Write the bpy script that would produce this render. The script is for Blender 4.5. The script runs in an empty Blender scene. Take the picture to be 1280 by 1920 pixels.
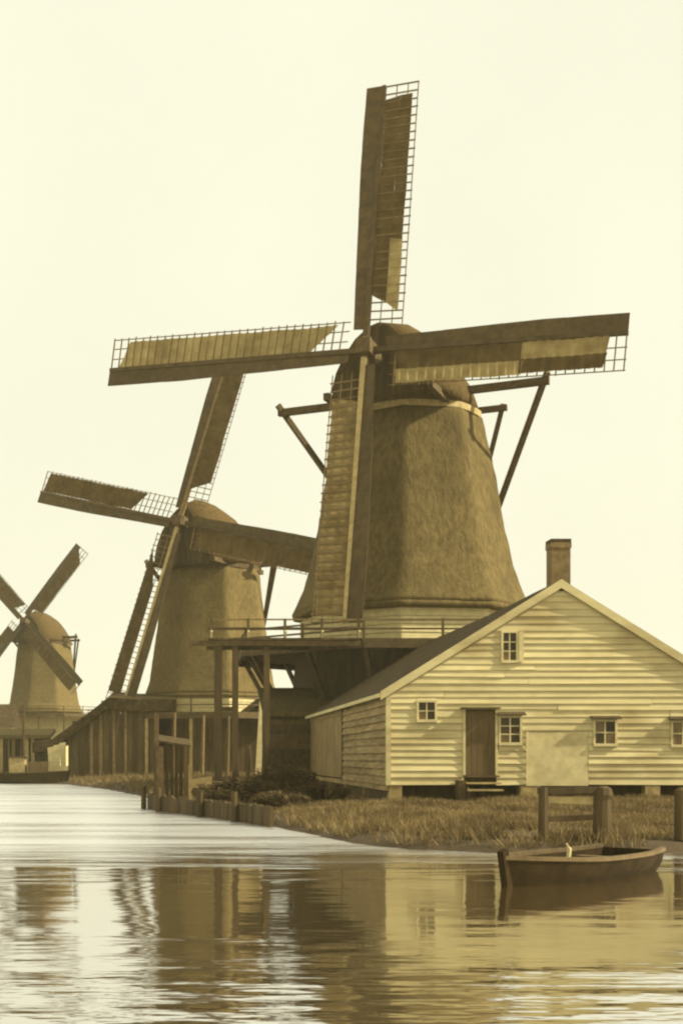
import bpy, math, random
import numpy as np
from mathutils import Vector, Matrix, noise as mnoise

random.seed(7)
rng = np.random.default_rng(7)
scene = bpy.context.scene
COL = scene.collection
R = math.radians

# ------------------------------------------------------------------ camera
CAMZ = 1.8
FPX, PX0, PY0 = 2500.0, 330.0, 1420.0          # focal length and principal point, in photo pixels
cam_d = bpy.data.cameras.new('camera')
cam_d.sensor_fit = 'VERTICAL'
cam_d.sensor_height = 36.0
cam_d.lens = 36.0 * FPX / 1920.0
cam_d.shift_x = (640.0 - PX0) / 1920.0
cam_d.shift_y = (PY0 - 960.0) / 1920.0
cam_d.clip_end = 12000.0
cam = bpy.data.objects.new('camera', cam_d)
COL.objects.link(cam)
cam.location = (0, 0, CAMZ)
cam.rotation_euler = (R(90), 0, 0)
scene.camera = cam

# ------------------------------------------------------------------ world and sun
SUN_AZ, SUN_EL = 80.0, 36.0                    # degrees to the right of the viewer's back, elevation
sdir = Vector((math.sin(R(SUN_AZ)) * math.cos(R(SUN_EL)), -math.cos(R(SUN_AZ)) * math.cos(R(SUN_EL)), math.sin(R(SUN_EL))))
world = bpy.data.worlds.new('World')
scene.world = world
world.use_nodes = True
wt = world.node_tree
wt.nodes.clear()
w_out = wt.nodes.new('ShaderNodeOutputWorld')
w_bg = wt.nodes.new('ShaderNodeBackground')
w_sky = wt.nodes.new('ShaderNodeTexSky')
w_sky.sky_type = 'NISHITA'
w_sky.sun_disc = False
w_sky.sun_elevation = R(SUN_EL)
w_sky.sun_rotation = math.atan2(sdir.x, sdir.y)
w_sky.air_density = 1.0
w_sky.dust_density = 4.0
w_bw = wt.nodes.new('ShaderNodeRGBToBW')       # toned print: the sky's grey value in cream
w_mix = wt.nodes.new('ShaderNodeMix'); w_mix.data_type = 'FLOAT'
w_mix.inputs[0].default_value = 0.86           # thin even overcast over the clear sky
w_mix.inputs[3].default_value = 10.6
w_mul = wt.nodes.new('ShaderNodeMix'); w_mul.data_type = 'RGBA'; w_mul.blend_type = 'MULTIPLY'
w_mul.inputs[0].default_value = 1.0
w_mul.inputs[7].default_value = (1.0, 0.985, 0.775, 1)
w_bg.inputs['Strength'].default_value = 0.063
wt.links.new(w_sky.outputs['Color'], w_bw.inputs[0])
wt.links.new(w_bw.outputs[0], w_mix.inputs[2])
w_tc = wt.nodes.new('ShaderNodeTexCoord')
w_no = wt.nodes.new('ShaderNodeTexNoise')
w_no.inputs['Scale'].default_value = 3.0
w_no.inputs['Detail'].default_value = 6.0
w_mr = wt.nodes.new('ShaderNodeMapRange')
w_mr.inputs[1].default_value, w_mr.inputs[2].default_value = 0.3, 0.7
w_mr.inputs[3].default_value, w_mr.inputs[4].default_value = 0.955, 1.035
w_cl = wt.nodes.new('ShaderNodeMath'); w_cl.operation = 'MULTIPLY'
wt.links.new(w_tc.outputs['Generated'], w_no.inputs['Vector'])
wt.links.new(w_no.outputs['Fac'], w_mr.inputs[0])
wt.links.new(w_mr.outputs[0], w_cl.inputs[0])
wt.links.new(w_mix.outputs[0], w_cl.inputs[1])
wt.links.new(w_cl.outputs[0], w_mul.inputs[6])
wt.links.new(w_mul.outputs[2], w_bg.inputs['Color'])
wt.links.new(w_bg.outputs[0], w_out.inputs['Surface'])

sun_d = bpy.data.lights.new('sun', 'SUN')
sun_d.energy = 5.0
sun_d.angle = R(1.2)
sun_d.color = (1.0, 0.93, 0.72)
sun = bpy.data.objects.new('sun', sun_d)
COL.objects.link(sun)
sun.rotation_euler = (-sdir).to_track_quat('-Z', 'Y').to_euler()
sun.location = sdir * 100

vs = scene.view_settings
vs.view_transform = 'Standard'
vs.look = 'None'
vs.exposure = 0.7
vs.gamma = 1.0
scene.cycles.use_denoising = True
scene.cycles.max_bounces = 6
scene.cycles.volume_bounces = 1
scene.cycles.pixel_filter_type = 'BLACKMAN_HARRIS'
scene.cycles.filter_width = 2.2     # the old print is soft
scene.cycles.sample_clamp_indirect = 6.0


# ------------------------------------------------------------------ helpers
def at(px, py, D):
    """world point seen at photo pixel (px, py) at depth D"""
    return Vector(((px - PX0) / FPX * D, D, CAMZ + (PY0 - py) / FPX * D))


def sep(v, warm=1.0):
    """grey value -> brown-toned colour of the print"""
    t = min(v / 0.6, 1.2)
    return (v, v * (0.62 + 0.21 * t), v * (0.22 + 0.16 * t) * warm)


def pale(v):
    """white paint as the toned print shows it"""
    return (v, v * 0.84, v * 0.42)


def straw(v):
    return (v, v * 0.725, v * 0.285)


class MB:
    def __init__(self):
        self.v, self.f = [], []

    def quad(self, *p):
        n = len(self.v)
        self.v += [tuple(q) for q in p]
        self.f.append(tuple(range(n, n + len(p))))
        return self

    def hexa(self, p):
        """8 corners: 0-3 bottom loop, 4-7 top loop"""
        n = len(self.v)
        self.v += [tuple(q) for q in p]
        for f in ((3, 2, 1, 0), (4, 5, 6, 7), (0, 1, 5, 4), (1, 2, 6, 5), (2, 3, 7, 6), (3, 0, 4, 7)):
            self.f.append(tuple(n + i for i in f))
        return self

    def box(self, x0, x1, y0, y1, z0, z1):
        return self.hexa([(x0, y0, z0), (x1, y0, z0), (x1, y1, z0), (x0, y1, z0),
                          (x0, y0, z1), (x1, y0, z1), (x1, y1, z1), (x0, y1, z1)])

    def beam(self, a, b, w, h, w2=None, h2=None, up=(0, 0, 1)):
        a, b = Vector(a), Vector(b)
        d = (b - a).normalized()
        u = Vector(up)
        if abs(d.dot(u)) > 0.98:
            u = Vector((0, 1, 0))
        s = d.cross(u).normalized()
        u = s.cross(d).normalized()
        w2 = w if w2 is None else w2
        h2 = h if h2 is None else h2
        c = []
        for p, ww, hh in ((a, w, h), (b, w2, h2)):
            c += [p - s * ww / 2 - u * hh / 2, p + s * ww / 2 - u * hh / 2, p + s * ww / 2 + u * hh / 2, p - s * ww / 2 + u * hh / 2]
        return self.hexa(c)

    def tube(self, pts, rad, n=8, cap=True):
        pts = [Vector(p) for p in pts]
        rad = rad if isinstance(rad, (list, tuple)) else [rad] * len(pts)
        base = len(self.v)
        for i, p in enumerate(pts):
            d = (pts[min(i + 1, len(pts) - 1)] - pts[max(i - 1, 0)]).normalized()
            u = Vector((0, 0, 1)) if abs(d.z) < 0.95 else Vector((0, 1, 0))
            s = d.cross(u).normalized()
            u = s.cross(d)
            for k in range(n):
                a = 2 * math.pi * k / n
                self.v.append(tuple(p + s * math.cos(a) * rad[i] + u * math.sin(a) * rad[i]))
        for i in range(len(pts) - 1):
            for k in range(n):
                a, b = base + i * n + k, base + i * n + (k + 1) % n
                self.f.append((a, b, b + n, a + n))
        if cap:
            self.f.append(tuple(base + k for k in range(n))[::-1])
            self.f.append(tuple(base + (len(pts) - 1) * n + k for k in range(n)))
        return self

    def loft(self, rings, close=True, caps=(True, True)):
        base = len(self.v)
        n = len(rings[0])
        for r in rings:
            self.v += [tuple(q) for q in r]
        m = n if close else n - 1
        for i in range(len(rings) - 1):
            for k in range(m):
                a, b = base + i * n + k, base + i * n + (k + 1) % n
                self.f.append((a, b, b + n, a + n))
        if caps[0]:
            self.f.append(tuple(base + k for k in range(n))[::-1])
        if caps[1]:
            self.f.append(tuple(base + (len(rings) - 1) * n + k for k in range(n)))
        return self

    def mesh(self, name, mat, smooth=False, off=(0, 0, 0)):
        me = bpy.data.meshes.new(name)
        o = Vector(off)
        me.from_pydata([tuple(Vector(p) - o) for p in self.v], [], self.f)
        me.materials.append(mat)
        if smooth:
            me.polygons.foreach_set('use_smooth', [True] * len(me.polygons))
        me.update()
        return me

    def build(self, name, mat, parent=None, smooth=False, off=None, label=None):
        """one mesh object; under a parent its vertices are taken as world points (parents are unrotated)"""
        if off is None:
            off = parent['_o'] if (parent is not None and '_o' in parent) else (0, 0, 0)
        ob = bpy.data.objects.new(name, self.mesh(name, mat, smooth, off))
        COL.objects.link(ob)
        if parent is not None:
            ob.parent = parent
            if '_o' in parent:
                ob['_o'] = parent['_o']
        if label:
            ob['label'] = label
        return ob


def tag(o, label, cat, group=None):
    o['label'] = label
    o['category'] = cat
    if group:
        o['group'] = group
    return o


def thing(name, loc, label, cat, group=None):
    o = bpy.data.objects.new(name, None)
    o.empty_display_size = 0.5
    COL.objects.link(o)
    o.location = loc
    o['_o'] = tuple(loc)
    return tag(o, label, cat, group)


def place(name, me, parent, loc=(0, 0, 0), rot=(0, 0, 0), scale=(1, 1, 1)):
    """shared-mesh piece, local to its parent"""
    o = bpy.data.objects.new(name, me)
    COL.objects.link(o)
    o.parent = parent
    o.location, o.rotation_euler, o.scale = loc, rot, scale
    return o


# ------------------------------------------------------------------ materials
def mat(name, base, dark=None, scale=(1, 1, 1), nscale=3.0, rough=0.85, bump=0.0, bscale=None, bstretch=(1, 1, 1),
        vary=0.0, detail=6.0, spread=(0.35, 0.65), stain=None, translucent=0.0, spec=0.25, bdist=0.02, course=0.0):
    """noise-mottled surface: colour between dark and base, per-object variation, fine bump"""
    m = bpy.data.materials.new(name)
    m.use_nodes = True
    nt = m.node_tree
    nt.nodes.clear()
    N, L = nt.nodes.new, nt.links.new
    out = N('ShaderNodeOutputMaterial')
    bs = N('ShaderNodeBsdfPrincipled')
    bs.inputs['Roughness'].default_value = rough
    bs.inputs['Specular IOR Level'].default_value = spec
    tc = N('ShaderNodeNewGeometry')
    mp = N('ShaderNodeMapping')
    mp.inputs['Scale'].default_value = scale
    L(tc.outputs['Position'], mp.inputs['Vector'])
    oi = N('ShaderNodeObjectInfo')
    add = N('ShaderNodeVectorMath'); add.operation = 'ADD'
    sc_ = N('ShaderNodeMath'); sc_.operation = 'MULTIPLY'; sc_.inputs[1].default_value = 37.0
    L(oi.outputs['Random'], sc_.inputs[0])
    L(mp.outputs[0], add.inputs[0]); L(sc_.outputs[0], add.inputs[1])
    nz = N('ShaderNodeTexNoise')
    nz.inputs['Scale'].default_value = nscale
    nz.inputs['Detail'].default_value = detail
    nz.inputs['Roughness'].default_value = 0.62
    L(add.outputs[0], nz.inputs['Vector'])
    cr = N('ShaderNodeValToRGB')
    d = dark if dark is not None else tuple(c * 0.65 for c in base)
    cr.color_ramp.elements[0].position, cr.color_ramp.elements[0].color = spread[0], (*d, 1)
    cr.color_ramp.elements[1].position, cr.color_ramp.elements[1].color = spread[1], (*base, 1)
    L(nz.outputs['Fac'], cr.inputs['Fac'])
    colour = cr.outputs['Color']
    if stain is not None:
        n2 = N('ShaderNodeTexNoise')
        n2.inputs['Scale'].default_value = stain[1]
        n2.inputs['Detail'].default_value = 5.0
        m2 = N('ShaderNodeMapping'); m2.inputs['Scale'].default_value = stain[2] if len(stain) > 2 else (1, 1, 1)
        L(tc.outputs['Position'], m2.inputs[0]); L(m2.outputs[0], n2.inputs['Vector'])
        r2 = N('ShaderNodeMapRange')
        r2.inputs[1].default_value, r2.inputs[2].default_value = 0.50, 0.72
        r2.inputs[3].default_value, r2.inputs[4].default_value = 0.0, stain[3] if len(stain) > 3 else 0.7
        L(n2.outputs['Fac'], r2.inputs[0])
        mx = N('ShaderNodeMix'); mx.data_type = 'RGBA'
        mx.inputs[7].default_value = (*stain[0], 1)
        L(r2.outputs[0], mx.inputs[0]); L(colour, mx.inputs[6])
        colour = mx.outputs[2]
    if vary:
        vr = N('ShaderNodeMapRange')
        vr.inputs[3].default_value, vr.inputs[4].default_value = 1 - vary, 1 + vary
        L(oi.outputs['Random'], vr.inputs[0])
        vm = N('ShaderNodeVectorMath'); vm.operation = 'SCALE'
        L(colour, vm.inputs[0]); L(vr.outputs[0], vm.inputs['Scale'])
        colour = vm.outputs[0]
    L(colour, bs.inputs['Base Color'])
    if bump:
        nb = N('ShaderNodeTexNoise')
        nb.inputs['Scale'].default_value = bscale or nscale * 4
        nb.inputs['Detail'].default_value = 4.0
        mb = N('ShaderNodeMapping'); mb.inputs['Scale'].default_value = bstretch
        L(tc.outputs['Position'], mb.inputs[0]); L(mb.outputs[0], nb.inputs['Vector'])
        bp = N('ShaderNodeBump')
        bp.inputs['Strength'].default_value = bump
        bp.inputs['Distance'].default_value = bdist
        hsrc = nb.outputs['Fac']
        if course:
            wv_ = N('ShaderNodeTexWave'); wv_.wave_type = 'BANDS'; wv_.bands_direction = 'Z'; wv_.wave_profile = 'SAW'
            wv_.inputs['Scale'].default_value = course
            wv_.inputs['Distortion'].default_value = 2.2
            wv_.inputs['Detail'].default_value = 4.0
            wv_.inputs['Detail Scale'].default_value = 1.6
            L(tc.outputs['Position'], wv_.inputs['Vector'])
            am = N('ShaderNodeMath'); am.operation = 'MULTIPLY_ADD'; am.inputs[1].default_value = 0.45
            L(wv_.outputs['Fac'], am.inputs[0]); L(hsrc, am.inputs[2])
            hsrc = am.outputs[0]
        L(hsrc, bp.inputs['Height'])
        L(bp.outputs[0], bs.inputs['Normal'])
    sh = bs.outputs[0]
    if translucent:
        tr = N('ShaderNodeBsdfTranslucent')
        L(colour, tr.inputs['Color'])
        ms = N('ShaderNodeMixShader'); ms.inputs[0].default_value = translucent
        L(sh, ms.inputs[1]); L(tr.outputs[0], ms.inputs[2])
        sh = ms.outputs[0]
    L(sh, out.inputs['Surface'])
    return m


M = {}
M['thatch'] = mat('thatch', straw(0.155), straw(0.085), scale=(1, 1, 0.45), nscale=4.5, rough=0.95, bump=0.75, bscale=8.0, bstretch=(1, 1, 0.5), detail=9.0,
                  stain=(straw(0.065), 0.5, (0.8, 0.8, 0.8), 0.6), spec=0.05, bdist=0.06, course=0.55)
M['thatch_far'] = mat('thatch_far', straw(0.18), straw(0.115), scale=(1, 1, 0.5), nscale=5.0, rough=0.95, bump=0.75, bscale=6.0, detail=9.0,
                      stain=(straw(0.08), 0.45, (0.8, 0.8, 0.7), 0.55), spec=0.05, bdist=0.06, course=0.5)
M['thatch_cap'] = mat('thatch_cap', sep(0.12), sep(0.06), nscale=5.0, rough=0.95, bump=1.0, bscale=7.0, detail=9.0, spec=0.05, bdist=0.07, course=0.5)
M['tar'] = mat('tarred_boards', sep(0.085), sep(0.045), scale=(1, 1, 0.12), nscale=5.0, bump=0.5, bscale=8.0, bstretch=(1.5, 1.5, 0.1), vary=0.2, spec=0.2)
M['tar_brown'] = mat('brown_boards', sep(0.12), sep(0.06), scale=(1, 1, 0.12), nscale=5.0, bump=0.5, bscale=8.0, bstretch=(1.5, 1.5, 0.1), vary=0.22)
M['white'] = mat('white_paint', pale(0.59), pale(0.47), scale=(0.3, 1, 1.6), nscale=3.0, bump=0.05, bscale=14.0, bstretch=(0.15, 1, 1.5),
                 vary=0.10, stain=(sep(0.30), 1.1, (0.5, 1, 1.0), 0.75))
M['white_panel'] = mat('white_panel', pale(0.58), pale(0.44), nscale=2.2, bump=0.2, bscale=9.0, stain=(sep(0.36), 2.3, (1, 1, 1), 0.6))
M['cream'] = mat('cream_trim', pale(0.60), pale(0.45), nscale=3.0, bump=0.15, bscale=12.0, vary=0.06)
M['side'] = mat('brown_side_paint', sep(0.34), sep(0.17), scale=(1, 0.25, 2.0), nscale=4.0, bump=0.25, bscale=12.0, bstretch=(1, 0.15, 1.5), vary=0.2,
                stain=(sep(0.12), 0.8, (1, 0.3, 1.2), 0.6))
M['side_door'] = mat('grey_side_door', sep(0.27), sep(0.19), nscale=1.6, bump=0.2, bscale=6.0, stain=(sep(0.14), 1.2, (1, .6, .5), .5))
M['roof'] = mat('dark_roof', sep(0.055), sep(0.03), nscale=3.5, bump=0.9, bscale=7.0, bstretch=(1, 1.6, 1), spec=0.1, stain=(sep(0.15), 2.0, (1, 1, 1), 0.4), bdist=0.05)
M['timber'] = mat('weathered_timber', sep(0.11), sep(0.06), nscale=4.0, bump=0.4, bscale=14.0, vary=0.15)
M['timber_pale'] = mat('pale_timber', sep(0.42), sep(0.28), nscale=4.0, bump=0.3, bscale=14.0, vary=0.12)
M['bar'] = mat('lattice_wood', sep(0.18), sep(0.11), nscale=4.0, vary=0.2)
M['windboard'] = mat('windboard_wood', sep(0.10), sep(0.06), nscale=2.5, bump=0.3, bscale=10, vary=0.15)
M['canvas'] = mat('canvas', sep(0.46), sep(0.32), nscale=1.4, bump=0.25, bscale=5.0, translucent=0.5, rough=0.9, spec=0.05,
                  stain=(sep(0.16), 0.7, (1, 1, 1), 0.55))
M['canvas_dark'] = mat('canvas_dark', sep(0.14), sep(0.08), nscale=1.4, bump=0.25, bscale=5.0, translucent=0.35, rough=0.9, spec=0.05,
                       stain=(sep(0.09), 0.7, (1, 1, 1), 0.55))
M['canvas_mid'] = mat('canvas_mid', sep(0.33), sep(0.20), nscale=1.4, bump=0.25, bscale=5.0, translucent=0.45, rough=0.9, spec=0.05,
                      stain=(sep(0.12), 0.8, (1, 1, 1), 0.65))
M['glass'] = mat('window_glass', sep(0.05), sep(0.03), nscale=1.0, rough=0.12, spec=0.22, vary=0.5)
M['door'] = mat('brown_door', sep(0.13), sep(0.09), scale=(1, 1, 0.15), nscale=5.0, bump=0.2, bscale=10)
M['brick'] = mat('chimney_brick', sep(0.20), sep(0.12), nscale=4.0, bump=0.4, bscale=14.0, stain=(sep(0.10), 3.0))
M['pier'] = mat('whitewashed_pier', sep(0.36), sep(0.22), nscale=4.0, bump=0.3, bscale=12.0, stain=(sep(0.16), 3.0))
M['boat'] = mat('tarred_hull', sep(0.032), sep(0.016), nscale=3.0, bump=0.3, bscale=9.0, rough=0.85, spec=0.04)
M['grass'] = mat('grass_blades', sep(0.26), sep(0.08), nscale=0.7, spread=(0.36, 0.66), vary=0.0, translucent=0.2)
M['ground'] = mat('turf_ground', sep(0.13), sep(0.065), nscale=0.8, bump=0.8, bscale=3.0, detail=9.0, bdist=0.08, stain=(sep(0.18), 0.35, (1, 1, 1), 0.6))
def muddy(m):
    nt = m.node_tree
    N, L = nt.nodes.new, nt.links.new
    bs = [n for n in nt.nodes if n.type == 'BSDF_PRINCIPLED'][0]
    src = bs.inputs['Base Color'].links[0].from_socket
    geo = N('ShaderNodeNewGeometry'); sx = N('ShaderNodeSeparateXYZ'); L(geo.outputs['Position'], sx.inputs[0])
    nz = N('ShaderNodeTexNoise'); nz.inputs['Scale'].default_value = 1.1; nz.inputs['Detail'].default_value = 6.0
    L(geo.outputs['Position'], nz.inputs['Vector'])
    ad = N('ShaderNodeMath'); ad.operation = 'MULTIPLY_ADD'; ad.inputs[1].default_value = -0.22
    L(nz.outputs['Fac'], ad.inputs[0]); L(sx.outputs['Z'], ad.inputs[2])
    mr = N('ShaderNodeMapRange'); mr.inputs[1].default_value, mr.inputs[2].default_value = 0.10, 0.22
    mr.inputs[3].default_value, mr.inputs[4].default_value = 0.92, 0.0
    L(ad.outputs[0], mr.inputs[0])
    mx = N('ShaderNodeMix'); mx.data_type = 'RGBA'; mx.inputs[7].default_value = (*sep(0.045), 1)
    L(mr.outputs[0], mx.inputs[0]); L(src, mx.inputs[6]); L(mx.outputs[2], bs.inputs['Base Color'])


muddy(M['ground'])
M['glass_pale'] = mat('curtained_glass', sep(0.20), sep(0.12), nscale=3.0, rough=0.12, spec=0.22)
M['leaf'] = mat('shrub_leaves', sep(0.11), sep(0.05), nscale=2.0, translucent=0.2)


def water_mat():
    m = bpy.data.materials.new('water')
    m.use_nodes = True
    nt = m.node_tree
    nt.nodes.clear()
    N, L = nt.nodes.new, nt.links.new
    out = N('ShaderNodeOutputMaterial')
    geo = N('ShaderNodeNewGeometry')
    sx = N('ShaderNodeSeparateXYZ')
    L(geo.outputs['Position'], sx.inputs[0])
    # breeze-ruffled water lies beyond an uneven, streaky line, calm water on this side
    em = N('ShaderNodeMapping'); em.inputs['Scale'].default_value = (0.20, 1.1, 1)
    L(geo.outputs['Position'], em.inputs[0])
    en = N('ShaderNodeTexNoise'); en.inputs['Scale'].default_value = 1.0; en.inputs['Detail'].default_value = 5
    L(em.outputs[0], en.inputs['Vector'])
    ea = N('ShaderNodeMath'); ea.operation = 'MULTIPLY_ADD'; ea.inputs[1].default_value = 13.0
    L(en.outputs['Fac'], ea.inputs[0]); L(sx.outputs['Y'], ea.inputs[2])
    ruf = N('ShaderNodeMapRange'); ruf.interpolation_type = 'SMOOTHSTEP'
    ruf.inputs[1].default_value, ruf.inputs[2].default_value = 26.5, 35.0
    L(ea.outputs[0], ruf.inputs[0])
    rm = N('ShaderNodeMapping'); rm.inputs['Scale'].default_value = (0.10, 0.55, 1)
    L(geo.outputs['Position'], rm.inputs[0])
    rn = N('ShaderNodeTexNoise'); rn.inputs['Scale'].default_value = 1.0; rn.inputs['Detail'].default_value = 6
    L(rm.outputs[0], rn.inputs['Vector'])
    rr_ = N('ShaderNodeMapRange'); rr_.inputs[1].default_value, rr_.inputs[2].default_value = 0.36, 0.56
    rr_.inputs[3].default_value, rr_.inputs[4].default_value = 0.62, 1.0
    L(rn.outputs['Fac'], rr_.inputs[0])
    rk = N('ShaderNodeMath'); rk.operation = 'MULTIPLY'
    L(ruf.outputs[0], rk.inputs[0]); L(rr_.outputs[0], rk.inputs[1])
    ruf = rk
    # light swell close by
    near = N('ShaderNodeMapRange'); near.interpolation_type = 'SMOOTHSTEP'
    near.inputs[1].default_value, near.inputs[2].default_value = 19.5, 14.5
    L(ea.outputs[0], near.inputs[0])

    def noise(scale, st, detail=2.0):
        mp = N('ShaderNodeMapping'); mp.inputs['Scale'].default_value = st
        L(geo.outputs['Position'], mp.inputs[0])
        n = N('ShaderNodeTexNoise'); n.inputs['Scale'].default_value = scale; n.inputs['Detail'].default_value = detail
        L(mp.outputs[0], n.inputs['Vector'])
        return n.outputs['Fac']

    def mul(a, b):
        k = N('ShaderNodeMath'); k.operation = 'MULTIPLY'
        for i, v in ((0, a), (1, b)):
            if isinstance(v, float):
                k.inputs[i].default_value = v
            else:
                L(v, k.inputs[i])
        return k.outputs[0]

    def plus(a, b):
        k = N('ShaderNodeMath'); k.operation = 'ADD'
        L(a, k.inputs[0]); L(b, k.inputs[1])
        return k.outputs[0]
    h = mul(noise(1.3, (0.5, 1.0, 1), 4.0), 0.010)
    h = plus(h, mul(mul(noise(2.6, (0.45, 1.0, 1), 2.0), near.outputs[0]), 0.03))
    h = plus(h, mul(mul(noise(1.5, (0.35, 1.0, 1), 6.0), ruf.outputs[0]), 0.13))
    bp = N('ShaderNodeBump'); bp.inputs['Strength'].default_value = 1.0; bp.inputs['Distance'].default_value = 1.0
    L(h, bp.inputs['Height'])
    gl = N('ShaderNodeBsdfGlossy')
    gl.inputs['Color'].default_value = (1.0, 0.99, 0.97, 1)
    ro = N('ShaderNodeMapRange'); ro.inputs[3].default_value, ro.inputs[4].default_value = 0.055, 0.33
    L(ruf.outputs[0], ro.inputs[0])
    L(ro.outputs[0], gl.inputs['Roughness'])
    L(bp.outputs[0], gl.inputs['Normal'])
    df = N('ShaderNodeBsdfDiffuse'); df.inputs['Color'].default_value = (*sep(0.08), 1)
    fr = N('ShaderNodeMapRange'); fr.inputs[3].default_value, fr.inputs[4].default_value = 0.84, 0.97
    L(ruf.outputs[0], fr.inputs[0])
    ms = N('ShaderNodeMixShader')
    L(fr.outputs[0], ms.inputs[0]); L(df.outputs[0], ms.inputs[1]); L(gl.outputs[0], ms.inputs[2])
    L(ms.outputs[0], out.inputs['Surface'])
    return m


M['water'] = water_mat()

# ------------------------------------------------------------------ ground and water
SHORE_PX = [(-60, 1466), (0, 1468), (120, 1470), (200, 1480), (283, 1496), (292, 1514), (340, 1524), (400, 1533), (470, 1542), (560, 1560),
            (640, 1577), (700, 1587), (780, 1594), (850, 1597), (940, 1600), (1060, 1600), (1180, 1599), (1280, 1598)]
shore = [((px - PX0) / FPX * (4500 / (py - PY0)), 4500 / (py - PY0)) for px, py in SHORE_PX]
shore = [(-4000, 150), (-400, 130), (-120, 112), (-50, 102)] + shore + [(14, 24), (20, 21), (28, 15), (40, 8), (120, 0), (4000, -200)]
# finer, uneven shoreline
fine = []
for (a, b) in zip(shore[:-1], shore[1:]):
    L_ = math.hypot(b[0] - a[0], b[1] - a[1])
    k = max(1, min(40, int(L_ / 0.5)))
    for i in range(k):
        t = i / k
        x, y = a[0] + (b[0] - a[0]) * t, a[1] + (b[1] - a[1]) * t
        if L_ < 40:
            y += 0.5 * mnoise.noise((x * 0.9, y * 0.9, 3.0)) + 0.25 * mnoise.noise((x * 2.3, y * 2.3, 7.0))
        fine.append((x, y))
fine.append(shore[-1])
S = np.array(fine)


def shore_dist(P):
    """signed distance to the shoreline, positive on land"""
    P = np.asarray(P, float)
    best = np.full(len(P), 1e18)
    sign = np.ones(len(P))
    for a, b in zip(S[:-1], S[1:]):
        ab = b - a
        t = np.clip(((P - a) @ ab) / (ab @ ab), 0, 1)
        q = a + t[:, None] * ab
        d = ((P - q) ** 2).sum(1)
        cr = ab[0] * (P[:, 1] - a[1]) - ab[1] * (P[:, 0] - a[0])
        upd = d < best - 1e-12
        best = np.where(upd, d, best)
        sign = np.where(upd, np.where(cr > 0, 1.0, -1.0), sign)
    return np.sqrt(best) * sign


def ground_z(P):
    d = shore_dist(P)
    z = np.where(d < 0, np.maximum(-1.2, d * 0.5), 0.0)
    z = np.where(d >= 0, 0.03 + 0.12 * (1 - np.exp(-d / 0.4)) + 0.45 * (1 - np.exp(-d / 4.5)), z)
    return z


def gz(x, y):
    return float(ground_z([(x, y)])[0])


xs = np.unique(np.concatenate([np.array([-1500, -1000, -500, -250, -120, -70, -45, -30, -22]), np.arange(-16, 20, 0.45), np.array([22, 26, 34, 50, 90, 180, 400, 900, 1500])]))
ys = np.unique(np.concatenate([np.array([-200, -80, -20, 0, 8, 12, 16]), np.arange(18, 62, 0.45), np.arange(62, 112, 1.4), np.array([116, 125, 140, 165, 200, 260, 400, 800, 1600, 2500])]))
GX, GY = np.meshgrid(xs, ys)
P = np.stack([GX.ravel(), GY.ravel()], 1)
Z = ground_z(P)
Z = Z + np.array([0.05 * mnoise.noise((p[0] * 0.7, p[1] * 0.7, 1.0)) + 0.025 * mnoise.noise((p[0] * 2.1, p[1] * 2.1, 5.0)) if -20 < p[0] < 22 and p[1] < 112 else 0 for p in P]) * (Z > 0.02)
nx, ny = len(xs), len(ys)
g = MB()
g.v = [(float(p[0]), float(p[1]), float(z)) for p, z in zip(P, Z)]
g.f = [(j * nx + i, j * nx + i + 1, (j + 1) * nx + i + 1, (j + 1) * nx + i) for j in range(ny - 1) for i in range(nx - 1)]
o = g.build('ground', M['ground'], smooth=True)
o['kind'] = 'structure'
o = MB().quad((-1500, -300, 0), (1500, -300, 0), (1500, 2500, 0), (-1500, 2500, 0)).build('water', M['water'])
o['kind'] = 'structure'


# ------------------------------------------------------------------ windmills
def octa(cx, cy, z, rc, a0, n_corner=4, jitter=0.0, seed=0.0, rnd=0.09):
    """octagon ring with rounded corners; rc = corner radius, a0 = angle of one corner (degrees, from the front towards the right)"""
    pts = []
    cor = [Vector((math.sin(R(a0 + 45 * k)), -math.cos(R(a0 + 45 * k)), 0)) * rc for k in range(8)]
    for k in range(8):
        c, p, q = cor[k], cor[k - 1], cor[(k + 1) % 8]
        a, b = c.lerp(p, rnd), c.lerp(q, rnd)
        for i in range(n_corner):
            t = i / (n_corner - 1)
            pts.append(a * (1 - t) ** 2 + c * 2 * t * (1 - t) + b * t * t)
        for i in range(1, 4):
            e0, e1 = b, q.lerp(c, rnd)
            pts.append(e0.lerp(e1, i / 4))
    out = []
    for p in pts:
        s = 1 + (jitter / max(rc, .1)) * (mnoise.noise((p.x * 0.8 + seed, p.y * 0.8, z * 0.6)) + 0.6 * mnoise.noise((p.x * 2.2, p.y * 2.2 + seed, z * 2.0)))
        out.append((cx + p.x * s, cy + p.y * s, z))
    return out


_bars = {}


def bar_mesh(key, L_, w, m):
    if key not in _bars:
        b = MB().box(-w / 2, w / 2, 0, L_, -w / 2, w / 2)
        _bars[key] = b.mesh('sail_bar', m)
    return _bars[key]


def weather(x, Ra):
    return R(8 - 7 * min(1, max(0, (x - 1.5) / (Ra - 1.5))))


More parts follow.
